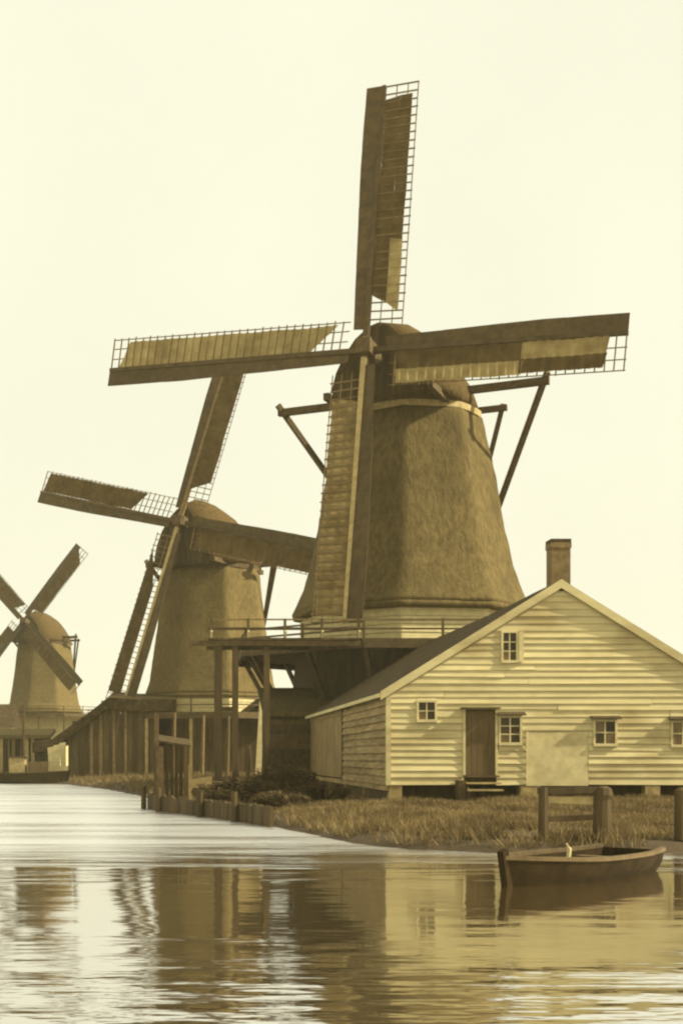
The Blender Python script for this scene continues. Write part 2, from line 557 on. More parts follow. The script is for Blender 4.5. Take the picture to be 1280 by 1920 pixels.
def make_sail(mill, hub, xd, yd, Ra, off, cloth, P_):
    """one sail: x along the arm, y to the trailing (lattice) side, z to the back"""
    zd = xd.cross(yd).normalized()
    mw = Matrix((xd, yd, zd)).transposed().to_4x4()
    mw.translation = hub - Vector(mill['_o']) + zd * off
    sail = bpy.data.objects.new('sail', None)
    sail.empty_display_size = 0.4
    COL.objects.link(sail)
    sail.parent = mill
    sail.matrix_basis = mw
    LW, WW = P_['lat'], P_['wind']

    def loc(x, y, z):
        w = weather(x, Ra)
        return (x, y * math.cos(w) - z * math.sin(w), y * math.sin(w) + z * math.cos(w))
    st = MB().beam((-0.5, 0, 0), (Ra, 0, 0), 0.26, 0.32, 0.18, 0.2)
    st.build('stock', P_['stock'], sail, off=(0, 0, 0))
    # windboards along the leading edge, in lengths
    x = 0.9
    nb = P_.get('nwind', 4)
    seg = (Ra - x) / nb
    for k in range(nb):
        b = MB()
        a0, a1 = x + seg * k + 0.002, x + seg * (k + 1) - 0.002
        n = 3
        rings = []
        for i in range(n + 1):
            xx = a0 + (a1 - a0) * i / n
            w1 = WW * min(1.0, 0.62 + 0.55 * (xx / Ra)) + random.uniform(-.01, .01)
            rings.append([loc(xx, -0.10, -0.05), loc(xx, -0.10 - w1, -0.07), loc(xx, -0.10 - w1, -0.035), loc(xx, -0.10, -0.015)])
        b.loft(rings)
        b.build('windboard', M['windboard'], sail, off=(0, 0, 0))
    sp = P_['pitch']
    nbar = int((Ra - P_.get('open', 1.7)) / sp)
    me = bar_mesh(('bar', LW, P_['barw']), LW, P_['barw'], M['bar'])
    for k in range(nbar + 1):
        xx = Ra - 0.06 - k * sp
        w = weather(xx, Ra)
        place('sail_bar', me, sail, (xx, 0.0, 0.0), (w + random.uniform(-.01, .01), 0, random.uniform(-.008, .008)), (1, random.uniform(.97, 1.02), 1))
    for fy in P_.get('laths', (0.36, 0.68, 0.97)):
        pts = [loc(xx, LW * fy, 0.06) for xx in np.linspace(P_.get('open', 1.7) - .1, Ra, 12)]
        lw = P_['barw'] * 0.75
        l_ = MB()
        l_.loft([[(p[0], p[1] - lw / 2, p[2] - lw / 2), (p[0], p[1] + lw / 2, p[2] - lw / 2), (p[0], p[1] + lw / 2, p[2] + lw / 2), (p[0], p[1] - lw / 2, p[2] + lw / 2)] for p in pts])
        l_.build('lath', M['bar'], sail, off=(0, 0, 0))
    if cloth:
        for (xa0, xa1, xb0, xb1, y0, y1, cm, *zo) in cloth:
            zoff = zo[0] if zo else -0.10
            c = MB()
            nu, nv = 120, 8
            rings = []
            for i in range(nu + 1):
                row = []
                for j in range(nv + 1):
                    t, s = j / nv, i / nu
                    xx = (xa0 + (xa1 - xa0) * t) * (1 - s) + (xb0 + (xb1 - xb0) * t) * s
                    yy = y0 + (y1 - y0) * t
                    yy += 0.05 * mnoise.noise((xx * 0.7, Ra, y0)) * (1 if j in (0, nv) else 0)
                    zz = zoff + 0.03 * math.cos(2 * math.pi * (xx - Ra + 0.06) / sp) * -1 + (0.05 if zoff < -.05 else 0.012) * mnoise.noise((xx * 0.35, yy * 0.9, Ra))
                    row.append(loc(xx, yy, zz))
                rings.append(row)
            c.loft(rings, close=False, caps=(False, False))
            c.build('sail_cloth', cm, sail, smooth=True, off=(0, 0, 0))
    return sail


def make_mill(P_):
    hub = Vector(P_['hub'])
    phi, tau = R(P_['phi']), R(P_['tau'])
    fwd = Vector((-math.sin(phi), -math.cos(phi), 0))
    h = Vector((math.cos(phi), -math.sin(phi), 0))
    n = fwd * math.cos(tau) + Vector((0, 0, 1)) * math.sin(tau)
    v = n.cross(h).normalized()
    if v.z < 0:
        v = -v
    cx, cy = P_['centre']
    g0 = P_['ground']
    t = thing('windmill', (cx, cy, g0), P_['label'], 'windmill', 'smock windmills with four sails on the bank')
    th = P_['thatch']
    # body
    zs, rs = zip(*P_['profile'])
    rings = []
    nz = P_.get('nz', 44)
    for i in range(nz + 1):
        z = zs[0] + (zs[-1] - zs[0]) * i / nz
        r = float(np.interp(z, zs, rs))
        rings.append(octa(cx, cy, z, r, P_['a0'], jitter=0.05, seed=cx))
    MB().loft(rings).build('thatched_body', th, t, smooth=True)
    # eave rim of the thatch
    z0, r0 = zs[0], rs[0]
    MB().loft([octa(cx, cy, z0 - 0.32, r0 - 0.55, P_['a0']), octa(cx, cy, z0 - 0.30, r0 - 0.05, P_['a0'], jitter=0.04), octa(cx, cy, z0 - 0.003, r0 + 0.02, P_['a0'], jitter=0.04)]).build('thatch_eave', th, t, smooth=True)
    # board skirt below the thatch, as laid boards
    zb = P_['skirt'][0]
    nsk = P_['skirt'][2]
    hh = (z0 - 0.3 - zb) / nsk
    for k in range(nsk):
        za, zc = zb + hh * k + 0.008, zb + hh * (k + 1) - 0.008
        MB().loft([octa(cx, cy, za, P_['skirt'][1] + 0.04, P_['a0'], rnd=0.02), octa(cx, cy, zc, P_['skirt'][1], P_['a0'], rnd=0.02)]).build('skirt_board', M[P_['skirt'][3]], t)
    # lower house
    MB().loft([octa(cx, cy, g0 - 0.3, P_['base'][0], P_['a0'], rnd=0.03, jitter=0.02), octa(cx, cy, zb, P_['base'][1], P_['a0'], rnd=0.03)]).build('base_wall', M[P_['base'][2]], t)
    # curb ring under the cap
    zt, rt = zs[-1], rs[-1]
    MB().loft([octa(cx, cy, zt - 0.02, rt + 0.10, P_['a0'], rnd=0.3), octa(cx, cy, zt + 0.30, rt + 0.10, P_['a0'], rnd=0.3)]).build('curb', M[P_.get('curb', 'timber')], t)
    # cap
    cb, ch = P_['cap']
    C0 = Vector((cx, cy, cb))
    secs = P_.get('capsec', [(P_.get('capf', 4.6), 2.35, 0.82), (2.6, 3.05, 1.0), (0.8, 3.25, 0.985), (-0.6, 3.3, 0.93), (-1.9, 3.1, 0.80), (-3.0, 2.7, 0.62), (-3.9, 2.1, 0.42), (-4.5, 1.3, 0.22)])
    rings = []
    for s, w, hf in secs:
        ring = []
        H = ch * hf
        for q in ((-1.0, 0.0), (-1.03, 0.10), (-0.93, 0.34), (-0.76, 0.58), (-0.52, 0.80), (-0.22, 0.96), (0, 1.0), (0.22, 0.96), (0.52, 0.80), (0.76, 0.58), (0.93, 0.34), (1.03, 0.10), (1.0, 0.0)):
            p = C0 + fwd * s + h * (q[0] * w) + Vector((0, 0, q[1] * H))
            p += Vector((1, 1, 1)) * 0.05 * mnoise.noise(p * 0.9)
            ring.append(p)
        rings.append(ring)
    cap = MB().loft(rings).build('cap', M['thatch_cap'], t, smooth=True)
    # boarded front of the cap: planks
    s, w, hf = secs[0]
    H = ch * hf
    npl = 8
    for k in range(npl):
        u0, u1 = -0.97 + 1.94 * k / npl + .006, -0.97 + 1.94 * (k + 1) / npl - .006
        top = lambda u: max(0.12, (1 - abs(u) ** 1.9)) * H * 0.98
        b = MB()
        f0 = C0 + fwd * (s + 0.03)
        pts = [f0 + h * (u0 * w) + Vector((0, 0, -0.25)), f0 + h * (u1 * w) + Vector((0, 0, -0.25)), f0 + h * (u1 * w) + Vector((0, 0, top(u1))), f0 + h * (u0 * w) + Vector((0, 0, top(u0)))]
        b.hexa([p for p in pts] + [p + fwd * 0.06 for p in pts])
        b.build('front_plank', M['tar'], cap)
    # cap sill beams
    for sd in (-1, 1):
        MB().beam(C0 + fwd * (P_.get('capf', 4.6) + .3) + h * sd * 2.6 + Vector((0, 0, -.02)), C0 - fwd * 3.6 + h * sd * 2.5 + Vector((0, 0, -.02)), 0.3, 0.34).build('cap_sill', M['timber'], t)
    # windshaft and poll end
    MB().tube([C0 + fwd * 1.0 + Vector((0, 0, (hub - C0).z - 0.6)), hub - n * 0.35], [0.4, 0.38], 12).build('windshaft', M['timber'], t)
    MB().beam(hub - n * 0.75, hub + n * 0.42, 0.72, 0.72, up=v).build('poll_end', M['timber'], t)
    # sails
    a = R(P_['theta'])
    a2 = R(P_['theta'] + P_.get('dtheta', 0))
    a3 = a2 + R(P_.get('dleft', 0))
    u = v * math.cos(a) + h * math.sin(a)
    r = h * math.cos(a2) - v * math.sin(a2)
    dirs = [('up', u, h * math.cos(a) - v * math.sin(a), 0.0), ('right', r, -(v * math.cos(a2) + h * math.sin(a2)), 0.36), ('down', -u, -(h * math.cos(a) - v * math.sin(a)), 0.0), ('left', -(h * math.cos(a3) - v * math.sin(a3)), v * math.cos(a3) + h * math.sin(a3), 0.36)]
    for key, xd, yd, off in dirs:
        P2 = dict(P_['sail'])
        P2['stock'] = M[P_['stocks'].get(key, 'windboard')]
        make_sail(t, hub, xd, yd, P_['arms'][key], off, P_['cloth'].get(key), P2)
    # tail: cross beams and braces down to the gallery
    zL, zS = P_['tail']
    b1 = C0 + fwd * P_.get('sp1', 0.3) + Vector((0, 0, zL))
    b2 = C0 - fwd * 2.6 + Vector((0, 0, zS))
    hl, hs = P_['spruit']
    MB().beam(b1 - h * hl, b1 + h * hl, 0.34, 0.36).build('tail_beam', M['timber'], t)
    MB().beam(b2 - h * hs, b2 + h * hs, 0.28, 0.3).build('tail_beam', M['timber'], t)
    tail = Vector((cx, cy, P_['gal'][0] + 1.0)) - fwd * (rs[0] + 1.6)
    for sd in (-1, 1):
        e1, e2 = b1 + h * sd * (hl - 0.25), b2 + h * sd * (hs - 0.2)
        d1 = (e1 - tail).normalized()
        MB().beam(e1 + d1 * 0.5, tail, 0.24, 0.26).build('tail_brace', M['timber'], t)
        MB().beam(e2 + Vector((0, 0, .2)), tail + Vector((0, 0, 1.2)), 0.2, 0.2).build('tail_brace', M['timber'], t)
    MB().beam(C0 - fwd * 4.3 + Vector((0, 0, 0.3)), tail - fwd * 0.3, 0.34, 0.36).build('tail_pole', M['timber'], t)
    # gallery
    gzv, ap, rail = P_['gal']
    rc = ap / math.cos(R(22.5))
    a0 = P_.get('gal_a0', 22.5)
    oct_ = lambda rr, z: [Vector((cx + math.sin(R(a0 + 45 * k)) * rr, cy - math.cos(R(a0 + 45 * k)) * rr, z)) for k in range(8)]
    gal = MB()
    ri = P_['base'][1] + 0.05
    A, B, C_, D_ = oct_(ri, gzv), oct_(rc, gzv), oct_(rc, gzv - 0.16), oct_(ri, gzv - 0.16)
    gal.loft([D_, A, B, C_, D_], caps=(False, False))
    deck = gal.build('gallery_deck', M['tar_brown'], t)
    post_m = M[P_.get('post', 'timber')]
    for k in range(8):
        p, q = B[k], B[(k + 1) % 8]
        for fr in (0.0, 0.5):
            pp = p.lerp(q, fr)
            inn = (Vector((cx, cy, gzv)) - pp); inn.z = 0; inn.normalize()
            pp = pp + inn * 0.12
            MB().beam(pp + Vector((0, 0, -0.3)), pp + Vector((0, 0, rail + 0.08)), 0.11, 0.11).build('rail_post', post_m, deck)
            # strut from the edge to the lower house, or post to the ground
            if P_.get('ground_posts'):
                MB().beam((pp.x, pp.y, gz(pp.x, pp.y) - 0.2), pp + Vector((0, 0, -0.17)), 0.22, 0.22).build('gallery_post', M['timber_pale'] if P_['ground_posts'] == 2 else M['timber'], deck)
            else:
                foot = pp + inn * (ap - P_['base'][0] - 0.1) + Vector((0, 0, -3.4))
                MB().beam(pp + inn * 0.3 + Vector((0, 0, -0.17)), foot, 0.2, 0.2).build('gallery_strut', M['timber'], deck)
        inn = (Vector((cx, cy, gzv)) - p.lerp(q, .5)); inn.z = 0; inn.normalize()
        for zr, mm in ((rail, M[P_.get('railm', 'bar')]), (rail * 0.52, M['timber'])):
            o_ = inn * 0.12 + Vector((0, 0, zr))
            MB().beam(p + o_, q + o_, 0.07, 0.09).build('rail', mm, deck)
        MB().beam(p + Vector((0, 0, -.31)), q + Vector((0, 0, -.31)), 0.2, 0.28).build('edge_beam', M['timber'], deck)
    return t, deck


SAIL = dict(open=1.2, lat=1.72, wind=0.78, pitch=0.42, barw=0.055)
cv, cd = M['canvas'], M['canvas_dark']
mill1, deck1 = make_mill(dict(
    label='largest windmill with thatched tapering body, its gallery rising behind the white barn',
    curb='timber_pale', capf=5.3, hub=(9.0, 63.5, 21.3), phi=26, tau=7, theta=2.0, dtheta=2.0, centre=(12.2, 69.75), ground=0.5, thatch=M['thatch'], a0=-14,
    profile=[(9.35, 6.25), (10.0, 5.95), (10.7, 5.65), (11.6, 5.35), (13.5, 4.92), (16.3, 4.45), (19.3, 3.75)],
    skirt=(7.45, 5.75, 4, 'cream'), base=(6.6, 6.0, 'tar'), cap=(19.65, 4.1),
    dleft=-0.4, arms=dict(up=13.2, down=13.35, left=14.1, right=11.95),
    stocks=dict(down='timber_pale', right='windboard'),  # lower stock in pale wood: its sunlit strip is put into the colour
    cloth=dict(up=[(2.6, 2.2, 12.5, 12.6, 0.12, 0.86, cd, 0.005), (2.2, 1.7, 5.4, 5.3, 0.84, 1.45, cv, -.03), (5.3, 5.2, 12.6, 12.6, 0.84, 1.42, cd, 0.005)],  # light canvas piece near the hub: a sunlit patch painted in
               left=[(3.0, 1.7, 13.6, 13.1, 0.12, 1.5, cv, 0.005)],
               right=[(1.5, 1.5, 7.4, 7.35, 0.12, 0.98, cd), (1.5, 1.5, 7.5, 7.4, 0.96, 1.62, cv), (7.36, 7.36, 11.2, 11.1, 0.12, 0.9, cv), (7.3, 7.3, 11.15, 11.0, 0.88, 1.55, cd)],  # sunlit patches put in as light canvas beside dark pieces
               down=[(2.6, 2.3, 13.0, 13.0, 0.12, 1.55, M['canvas_mid'], 0.005)]),
    sail=SAIL, tail=(0.9, 0.55), spruit=(7.2, 4.5), gal=(7.25, 8.85, 0.85)))

mill2, deck2 = make_mill(dict(
    label='middle sized windmill in the middle of the row, thatched, sails turned a little clockwise',
    hub=(0.25, 97.0, 19.0), phi=29, tau=7, theta=15.5, centre=(2.75, 101.9), ground=0.5, thatch=M['thatch_far'], a0=-32,
    profile=[(6.5, 5.3), (7.5, 4.95), (9.5, 4.6), (12.5, 4.2), (15.9, 3.8)],
    skirt=(5.1, 5.1, 3, 'cream'), base=(6.3, 6.0, 'tar_brown'), cap=(16.2, 4.9),
    arms=dict(up=13.7, down=13.9, left=13.2, right=13.0), stocks=dict(down='timber_pale', up='bar'),  # lower stock pale here too, sunlight put into its colour
    cloth=dict(up=[(2.4, 3.2, 13.3, 13.3, 0.12, 1.6, cd)], left=[(4.5, 3.6, 13.0, 12.7, 0.12, 1.6, cd)],
               right=[(1.6, 1.6, 12.6, 12.6, 0.12, 1.6, cd)], down=[(5.0, 2.2, 13.3, 13.3, 0.5, 1.6, cd)]),
    sail=dict(SAIL, lat=1.75, wind=0.75, nwind=3), tail=(0.6, 0.4), spruit=(5.6, 4.4), gal=(5.0, 7.9, 1.0), ground_posts=2, gal_a0=10))

mill3, deck3 = make_mill(dict(
    label='smallest and farthest windmill at left edge with sails set as a diagonal cross',
    hub=(-21.7, 190.0, 21.3), phi=25, tau=7, theta=40, dtheta=5, centre=(-19.2, 195.4), ground=0.5, thatch=M['thatch_far'], a0=-20,
    profile=[(8.6, 5.9), (9.6, 5.4), (12.5, 4.9), (18.2, 4.1)],
    skirt=(8.0, 5.6, 1, 'tar_brown'), base=(6.4, 6.2, 'cream'), cap=(18.6, 4.4),
    arms=dict(up=13.3, down=13.3, left=13.5, right=13.5), stocks={},
    cloth=dict(up=[(2.2, 2.6, 12.9, 11.6, 0.12, 1.65, cd)], left=[(2.6, 1.8, 13.2, 12.9, 0.12, 1.6, cd)],
               right=[(1.8, 1.8, 12.9, 12.9, 0.12, 1.6, cd)], down=[(2.2, 2.2, 13, 13, 0.12, 1.6, cd)]),
    sail=dict(SAIL, wind=0.75, nwind=2, pitch=0.85, barw=0.08), tail=(0.6, 0.4), spruit=(5.6, 4.4), gal=(8.0, 8.6, 1.0), ground_posts=1, railm='timber', nz=24))

# platform on posts reaching left from the gallery of the near mill
pf = thing('loading_platform', (5.0, 62.5, 0.5), 'dark timber platform on tall posts, reaching left from the gallery of the largest windmill', 'platform')
x0, x1, y0, y1, zt = 1.46, 8.4, 60.75, 63.3, 7.25
npk = 12
for k in range(npk):
    a, b = x0 + (x1 - x0) * k / npk + .01, x0 + (x1 - x0) * (k + 1) / npk - .01
    MB().box(a, b, y0, y1, zt - 0.09 + random.uniform(-.01, .01), zt + random.uniform(-.01, .01)).build('deck_plank', M['timber'], pf)
MB().box(x0 - 0.9, x1, y0 + .06, y0 + .26, zt - 0.36, zt - 0.11).build('joist', M['timber'], pf)
MB().box(x0, x1, y1 - .3, y1 - .1, zt - 0.36, zt - 0.11).build('joist', M['timber'], pf)
for px, w in ((409, .36), (441, .28), (500, .26)):
    x = at(px, 1300, 61)[0]
    MB().beam((x, 61.0, 0.2), (x, 61.0, zt - 0.37), w, w).build('support_post', M['tar'], pf)
    MB().beam((x + .1, 63.0, 0.2), (x + .1, 63.0, zt - 0.37), w * .8, w * .8).build('support_post', M['tar'], pf)
MB().beam((2.0, 61.0, 4.0), (2.75, 61.0, 4.0), 0.16, 0.2).build('cross_beam', M['tar'], pf)
for k in range(5):
    x = x0 + 0.15 + k * 1.68
    MB().beam((x, y0 + .1, zt - .09), (x, y0 + .1, zt + 0.88), 0.12, 0.12).build('rail_post', M['timber'], pf)
    MB().beam((x, y0 + .04, zt + .02), (x + .02, y0 - .12, zt + .30), 0.09, 0.09).build('rail_bracket', M['cream'], pf)
MB().beam((x0, y0 + .1, zt + .84), (x1 + .2, y0 + .1, zt + .84), 0.06, 0.07).build('rail', M['bar'], pf)
MB().beam((x0, y0 + .1, zt + .42), (x1 + .2, y0 + .1, zt + .42), 0.07, 0.12).build('rail', M['tar'], pf)

# ------------------------------------------------------------------ barn
BX0, BX1, BXR, BY0, BY1 = 6.33, 16.57, 11.45, 39.8, 62.5
BZ0, BZE, BZR = 1.0, 3.71, 6.89
SL = (BZR - BZE) / (BXR - BX0)
barn = thing('barn', ((BX0 + BX1) / 2, 51, 0.5), 'long white weatherboarded barn with brick chimney in front of the largest windmill', 'barn')
fx = lambda px: (px - PX0) / FPX * BY0
fz = lambda py: CAMZ + (PY0 - py) / FPX * BY0
# inner shell a little behind the boards
sh = MB()
yi = BY0 + 0.10
prof = [(BX0 + .08, BZ0), (BX1 - .08, BZ0), (BX1 - .08, BZE - .05), (BXR, BZR - .10), (BX0 + .08, BZE - .05)]
sh.loft([[(x, yi, z) for x, z in prof], [(x, BY1, z) for x, z in prof]])
sh.build('inner_wall', M['tar'], barn)

wins = [dict(r=(783, 1316, 815, 1350), c=2, n=2, aw=False, lab='small square window of four panes beside the left corner'),
        dict(r=(936, 1345, 974, 1393), c=2, n=3, aw=True, lab='window right beside the door'),
        dict(r=(1113, 1352, 1152, 1395), c=2, n=2, aw=True, lab='window right of the blank panel'),
        dict(r=(1258, 1354, 1298, 1397), c=2, n=2, aw=True, lab='window at the right edge of the picture'),
        dict(r=(941, 1186, 967, 1239), c=2, n=3, aw=False, lab='tall window high in the gable')]
openings = []
for w in wins:
    a, b, c, d = w['r']
    openings.append((fx(a) - .04, fx(c) + .04, fz(d) - .04, fz(b) + .04))
DX0, DX1, DZ0, DZ1 = fx(871), fx(927), fz(1450), fz(1333)
openings.append((DX0 - .04, DX1 + .04, DZ0 - 1.0, DZ1 + .04))
PX_0, PX_1, PZ0, PZ1 = fx(986), fx(1101), fz(1472), fz(1372)
openings.append((PX_0 - .01, PX_1 + .01, PZ0 - 1.0, PZ1 + .01))


def gable_lim(z):
    if z <= BZE:
        return BX0, BX1
    return BX0 + (z - BZE) / SL, BX1 - (z - BZE) / SL


z = BZ0
row = 0
while z < BZR - 0.18:
    hgt = random.uniform(0.185, 0.225)
    z1 = min(z + hgt, BZR - 0.12)
    la, ra = gable_lim(z)
    lb, rb = gable_lim(z1)
    cuts = sorted([(o_[0], o_[1]) for o_ in openings if o_[2] < z1 - 0.03 and o_[3] > z + 0.03])
    segs = []
    cur = None
    start = None
    for c0, c1 in cuts + [(None, None)]:
        segs.append((start, c0))
        start = c1
    for o_ in openings:
        if o_[2] < z1 - 0.03 and o_[3] > z + 0.03:
            for (fa, fb) in ((o_[3], z1), (z - .02, o_[2])):
                if z - .021 <= fa < fb <= z1 + .001 and fb - fa > 0.012:
                    MB().hexa([(o_[0] + .003, BY0 - .05, fa), (o_[1] - .003, BY0 - .05, fa), (o_[1] - .003, BY0 + .02, fa), (o_[0] + .003, BY0 + .02, fa),
                               (o_[0] + .003, BY0 - .02, fb), (o_[1] - .003, BY0 - .02, fb), (o_[1] - .003, BY0 + .02, fb), (o_[0] + .003, BY0 + .02, fb)]).build('board', M['white'], barn)
    # random butt joint in long runs
    out = []
    for s, e in segs:
        s_, e_ = (la if s is None else s), (ra if e is None else e)
        if e_ - s_ > 5 and random.random() < 0.85:
            j = random.uniform(s_ + 1.5, e_ - 1.5)
            out += [(s, j - .004), (j + .004, e)]
        else:
            out.append((s, e))
    for s, e in out:
        xa0 = la if s is None else s
        xb0 = lb if s is None else s
        xa1 = ra if e is None else e
        xb1 = rb if e is None else e
        if xa1 - xa0 < 0.08 or xb1 - xb0 < 0.02:
            continue
        t0, t1 = 0.056 + random.uniform(-.010, .012), 0.014
        d0, d1 = random.uniform(-.02, .014), random.uniform(-.02, .014)
        ym = BY0
        b = MB().hexa([(xa0, ym - t0, z - .02 + d0), (xa1, ym - t0, z - .02 + d1), (xa1, ym + .02, z - .02 + d1), (xa0, ym + .02, z - .02 + d0),
                       (xb0, ym - t1, z1), (xb1, ym - t1, z1), (xb1, ym + .02, z1), (xb0, ym + .02, z1)])
        b.build('board', M['white'], barn)
    z = z1
    row += 1
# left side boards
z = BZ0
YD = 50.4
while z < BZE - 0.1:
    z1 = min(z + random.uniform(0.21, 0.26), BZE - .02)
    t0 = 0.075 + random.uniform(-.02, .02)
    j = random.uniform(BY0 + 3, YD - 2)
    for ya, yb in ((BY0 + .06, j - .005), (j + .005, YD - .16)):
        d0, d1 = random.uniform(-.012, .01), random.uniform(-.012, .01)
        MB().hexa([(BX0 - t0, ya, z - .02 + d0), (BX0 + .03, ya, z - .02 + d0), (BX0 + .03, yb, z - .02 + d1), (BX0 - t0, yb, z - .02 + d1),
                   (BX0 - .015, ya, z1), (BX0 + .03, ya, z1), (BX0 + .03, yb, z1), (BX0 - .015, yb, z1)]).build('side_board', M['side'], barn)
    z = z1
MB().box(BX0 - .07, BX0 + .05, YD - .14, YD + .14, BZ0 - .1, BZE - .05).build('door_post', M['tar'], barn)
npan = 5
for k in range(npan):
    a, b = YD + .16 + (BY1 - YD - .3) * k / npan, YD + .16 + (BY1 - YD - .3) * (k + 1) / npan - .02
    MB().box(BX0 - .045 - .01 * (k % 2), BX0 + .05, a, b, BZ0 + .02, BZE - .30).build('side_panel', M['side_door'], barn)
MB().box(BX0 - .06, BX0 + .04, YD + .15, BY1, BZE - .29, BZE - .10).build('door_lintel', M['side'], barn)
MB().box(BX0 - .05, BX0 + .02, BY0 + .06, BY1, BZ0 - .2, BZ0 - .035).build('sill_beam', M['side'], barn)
# corner boards
MB().box(BX0 - .075, BX0 + .07, BY0 - .085, BY0 + .055, BZ0 - .03, BZE - .02).build('corner_board', M['white'], barn)
MB().box(BX1 - .07, BX1 + .075, BY0 - .085, BY0 + .055, BZ0 - .03, BZE - .02).build('corner_board', M['white'], barn)
# right side wall (plain boards)
z = BZ0
while z < BZE - 0.1:
    z1 = min(z + 0.24, BZE - .02)
    MB().hexa([(BX1 + .05, BY0 + .06, z - .02), (BX1 + .05, BY1, z - .02), (BX1 - .03, BY1, z - .02), (BX1 - .03, BY0 + .06, z - .02),
               (BX1 + .015, BY0 + .06, z1), (BX1 + .015, BY1, z1), (BX1 - .03, BY1, z1), (BX1 - .03, BY0 + .06, z1)]).build('side_board', M['white'], barn)
    z = z1
# roof slopes
ovx, ovy, rt = 0.22, 0.10, 0.12
nr = 30
for sd, xe in ((-1, BX0 - ovx), (1, BX1 + ovx)):
    ze = BZE - SL * ovx + .04
    zr = BZR + .06
    rings = []
    for j in range(nr + 1):
        y = BY0 - ovy + (BY1 + .15 - BY0 + ovy) * j / nr
        rg = []
        for i in range(7):
            s = i / 6
            rg.append((xe + (BXR - xe) * s, y, ze + (zr - ze) * s + rt + 0.03 * mnoise.noise((xe + i * .8, y * .5, 2.0)) - (0.05 * math.sin(math.pi * j / nr))))
        low = [(p[0], p[1], p[2] - rt) for p in rg][::-1]
        rings.append(rg + low)
    rf = MB().loft(rings).build('roof', M['roof'], barn)
    # rake board at the gable
    yb0, yb1 = BY0 - ovy - .055, BY0 - ovy - .002
    wv = 0.19
    b = MB()
    p0, p1 = (xe - .03 * -sd, ze), (BXR, zr)
    b.hexa([(p0[0], yb0, p0[1] - wv + .08), (p1[0], yb0, p1[1] - wv + .08), (p1[0], yb1, p1[1] - wv + .08), (p0[0], yb1, p0[1] - wv + .08),
            (p0[0], yb0, p0[1] + rt + .03), (p1[0], yb0, p1[1] + rt + .03), (p1[0], yb1, p1[1] + rt + .03), (p0[0], yb1, p0[1] + rt + .03)])
    b.build('rake_board', M['white'], rf)
    # eave board / gutter
    xg = xe - .06 if sd < 0 else xe + .02
    MB().box(xg, xg + .05, BY0 - ovy, BY1 + .1, ze - .02, ze + .10).build('gutter', M['cream'], rf)
# chimney
CHY = 41.3
CHX = (1046 - PX0) / FPX * CHY
sc = CHY / FPX
cw = 0.29
MB().box(CHX - cw, CHX + cw, CHY - cw, CHY + cw, 6.0, CAMZ + (PY0 - 1030) * sc).build('chimney', M['brick'], barn)
MB().box(CHX - cw - .025, CHX + cw + .025, CHY - cw - .025, CHY + cw + .025, CAMZ + (PY0 - 1030) * sc + .002, CAMZ + (PY0 - 1020) * sc).build('chimney_cap', M['brick'], barn)
MB().box(CHX - cw - .02, CHX + cw + .02, CHY - cw - .02, CHY + cw + .02, CAMZ + (PY0 - 1020) * sc + .002, CAMZ + (PY0 - 1013) * sc).build('chimney_cap', M['tar'], barn)
# windows
for w in wins:
    a, b, c, d = w['r']
    xa, xb, za, zb = fx(a), fx(c), fz(d), fz(b)
    fw = 0.065
    fr = MB()
    yf0, yf1 = BY0 - .085, BY0 + .03
    fr.box(xa - .05, xb + .05, yf0, yf1, zb - fw + .05, zb + .05)
    fr.box(xa - .05, xb + .05, yf0 - .03, yf1, za - .07, za + fw - .05)
    fr.box(xa - .05, xa + fw - .05, yf0, yf1, za + fw - .05, zb - fw + .05)
    fr.box(xb - fw + .05, xb + .05, yf0, yf1, za + fw - .05, zb - fw + .05)
    wo = fr.build('window', M['cream'], barn, label=w['lab'])
    ia, ib, ja, jb = xa + fw - .05, xb - fw + .05, za + fw - .05, zb - fw + .05
    nc, nr_ = w['c'], w['n']
    mun = MB()
    for k in range(1, nc):
        x = ia + (ib - ia) * k / nc
        mun.box(x - .018, x + .018, BY0 - .055, BY0 - .012, ja, jb)
    for k in range(1, nr_):
        zz = ja + (jb - ja) * k / nr_
        mun.box(ia, ib, BY0 - .052, BY0 - .014, zz - .016, zz + .016)
    mun.build('glazing_bars', M['cream'], wo)
    for i in range(nc):
        for j in range(nr_):
            x_a, x_b = ia + (ib - ia) * i / nc, ia + (ib - ia) * (i + 1) / nc
            z_a, z_b = ja + (jb - ja) * j / nr_, ja + (jb - ja) * (j + 1) / nr_
            tl = random.uniform(-.02, .02)
            MB().quad((x_a, BY0 - .028, z_a), (x_b, BY0 - .028 + tl, z_a), (x_b, BY0 - .028 + tl, z_b), (x_a, BY0 - .028, z_b)).build('pane', M['glass_pale'] if random.random() < .3 else M['glass'], wo)
    if w['aw']:
        MB().hexa([(xa - .13, BY0 - .24, zb + .05), (xb + .13, BY0 - .24, zb + .05), (xb + .13, BY0 - .02, zb + .13), (xa - .13, BY0 - .02, zb + .13),
                   (xa - .13, BY0 - .24, zb + .085), (xb + .13, BY0 - .24, zb + .085), (xb + .13, BY0 - .02, zb + .165), (xa - .13, BY0 - .02, zb + .165)]).build('window_hood', M['tar'], wo)
# shutter beside the gable window
a, b, c, d = wins[4]['r']
MB().box(fx(c) + .06, fx(c) + .20, BY0 - .10, BY0 - .065, fz(d) - .03, fz(b) + .03).build('shutter', M['white_panel'], barn)
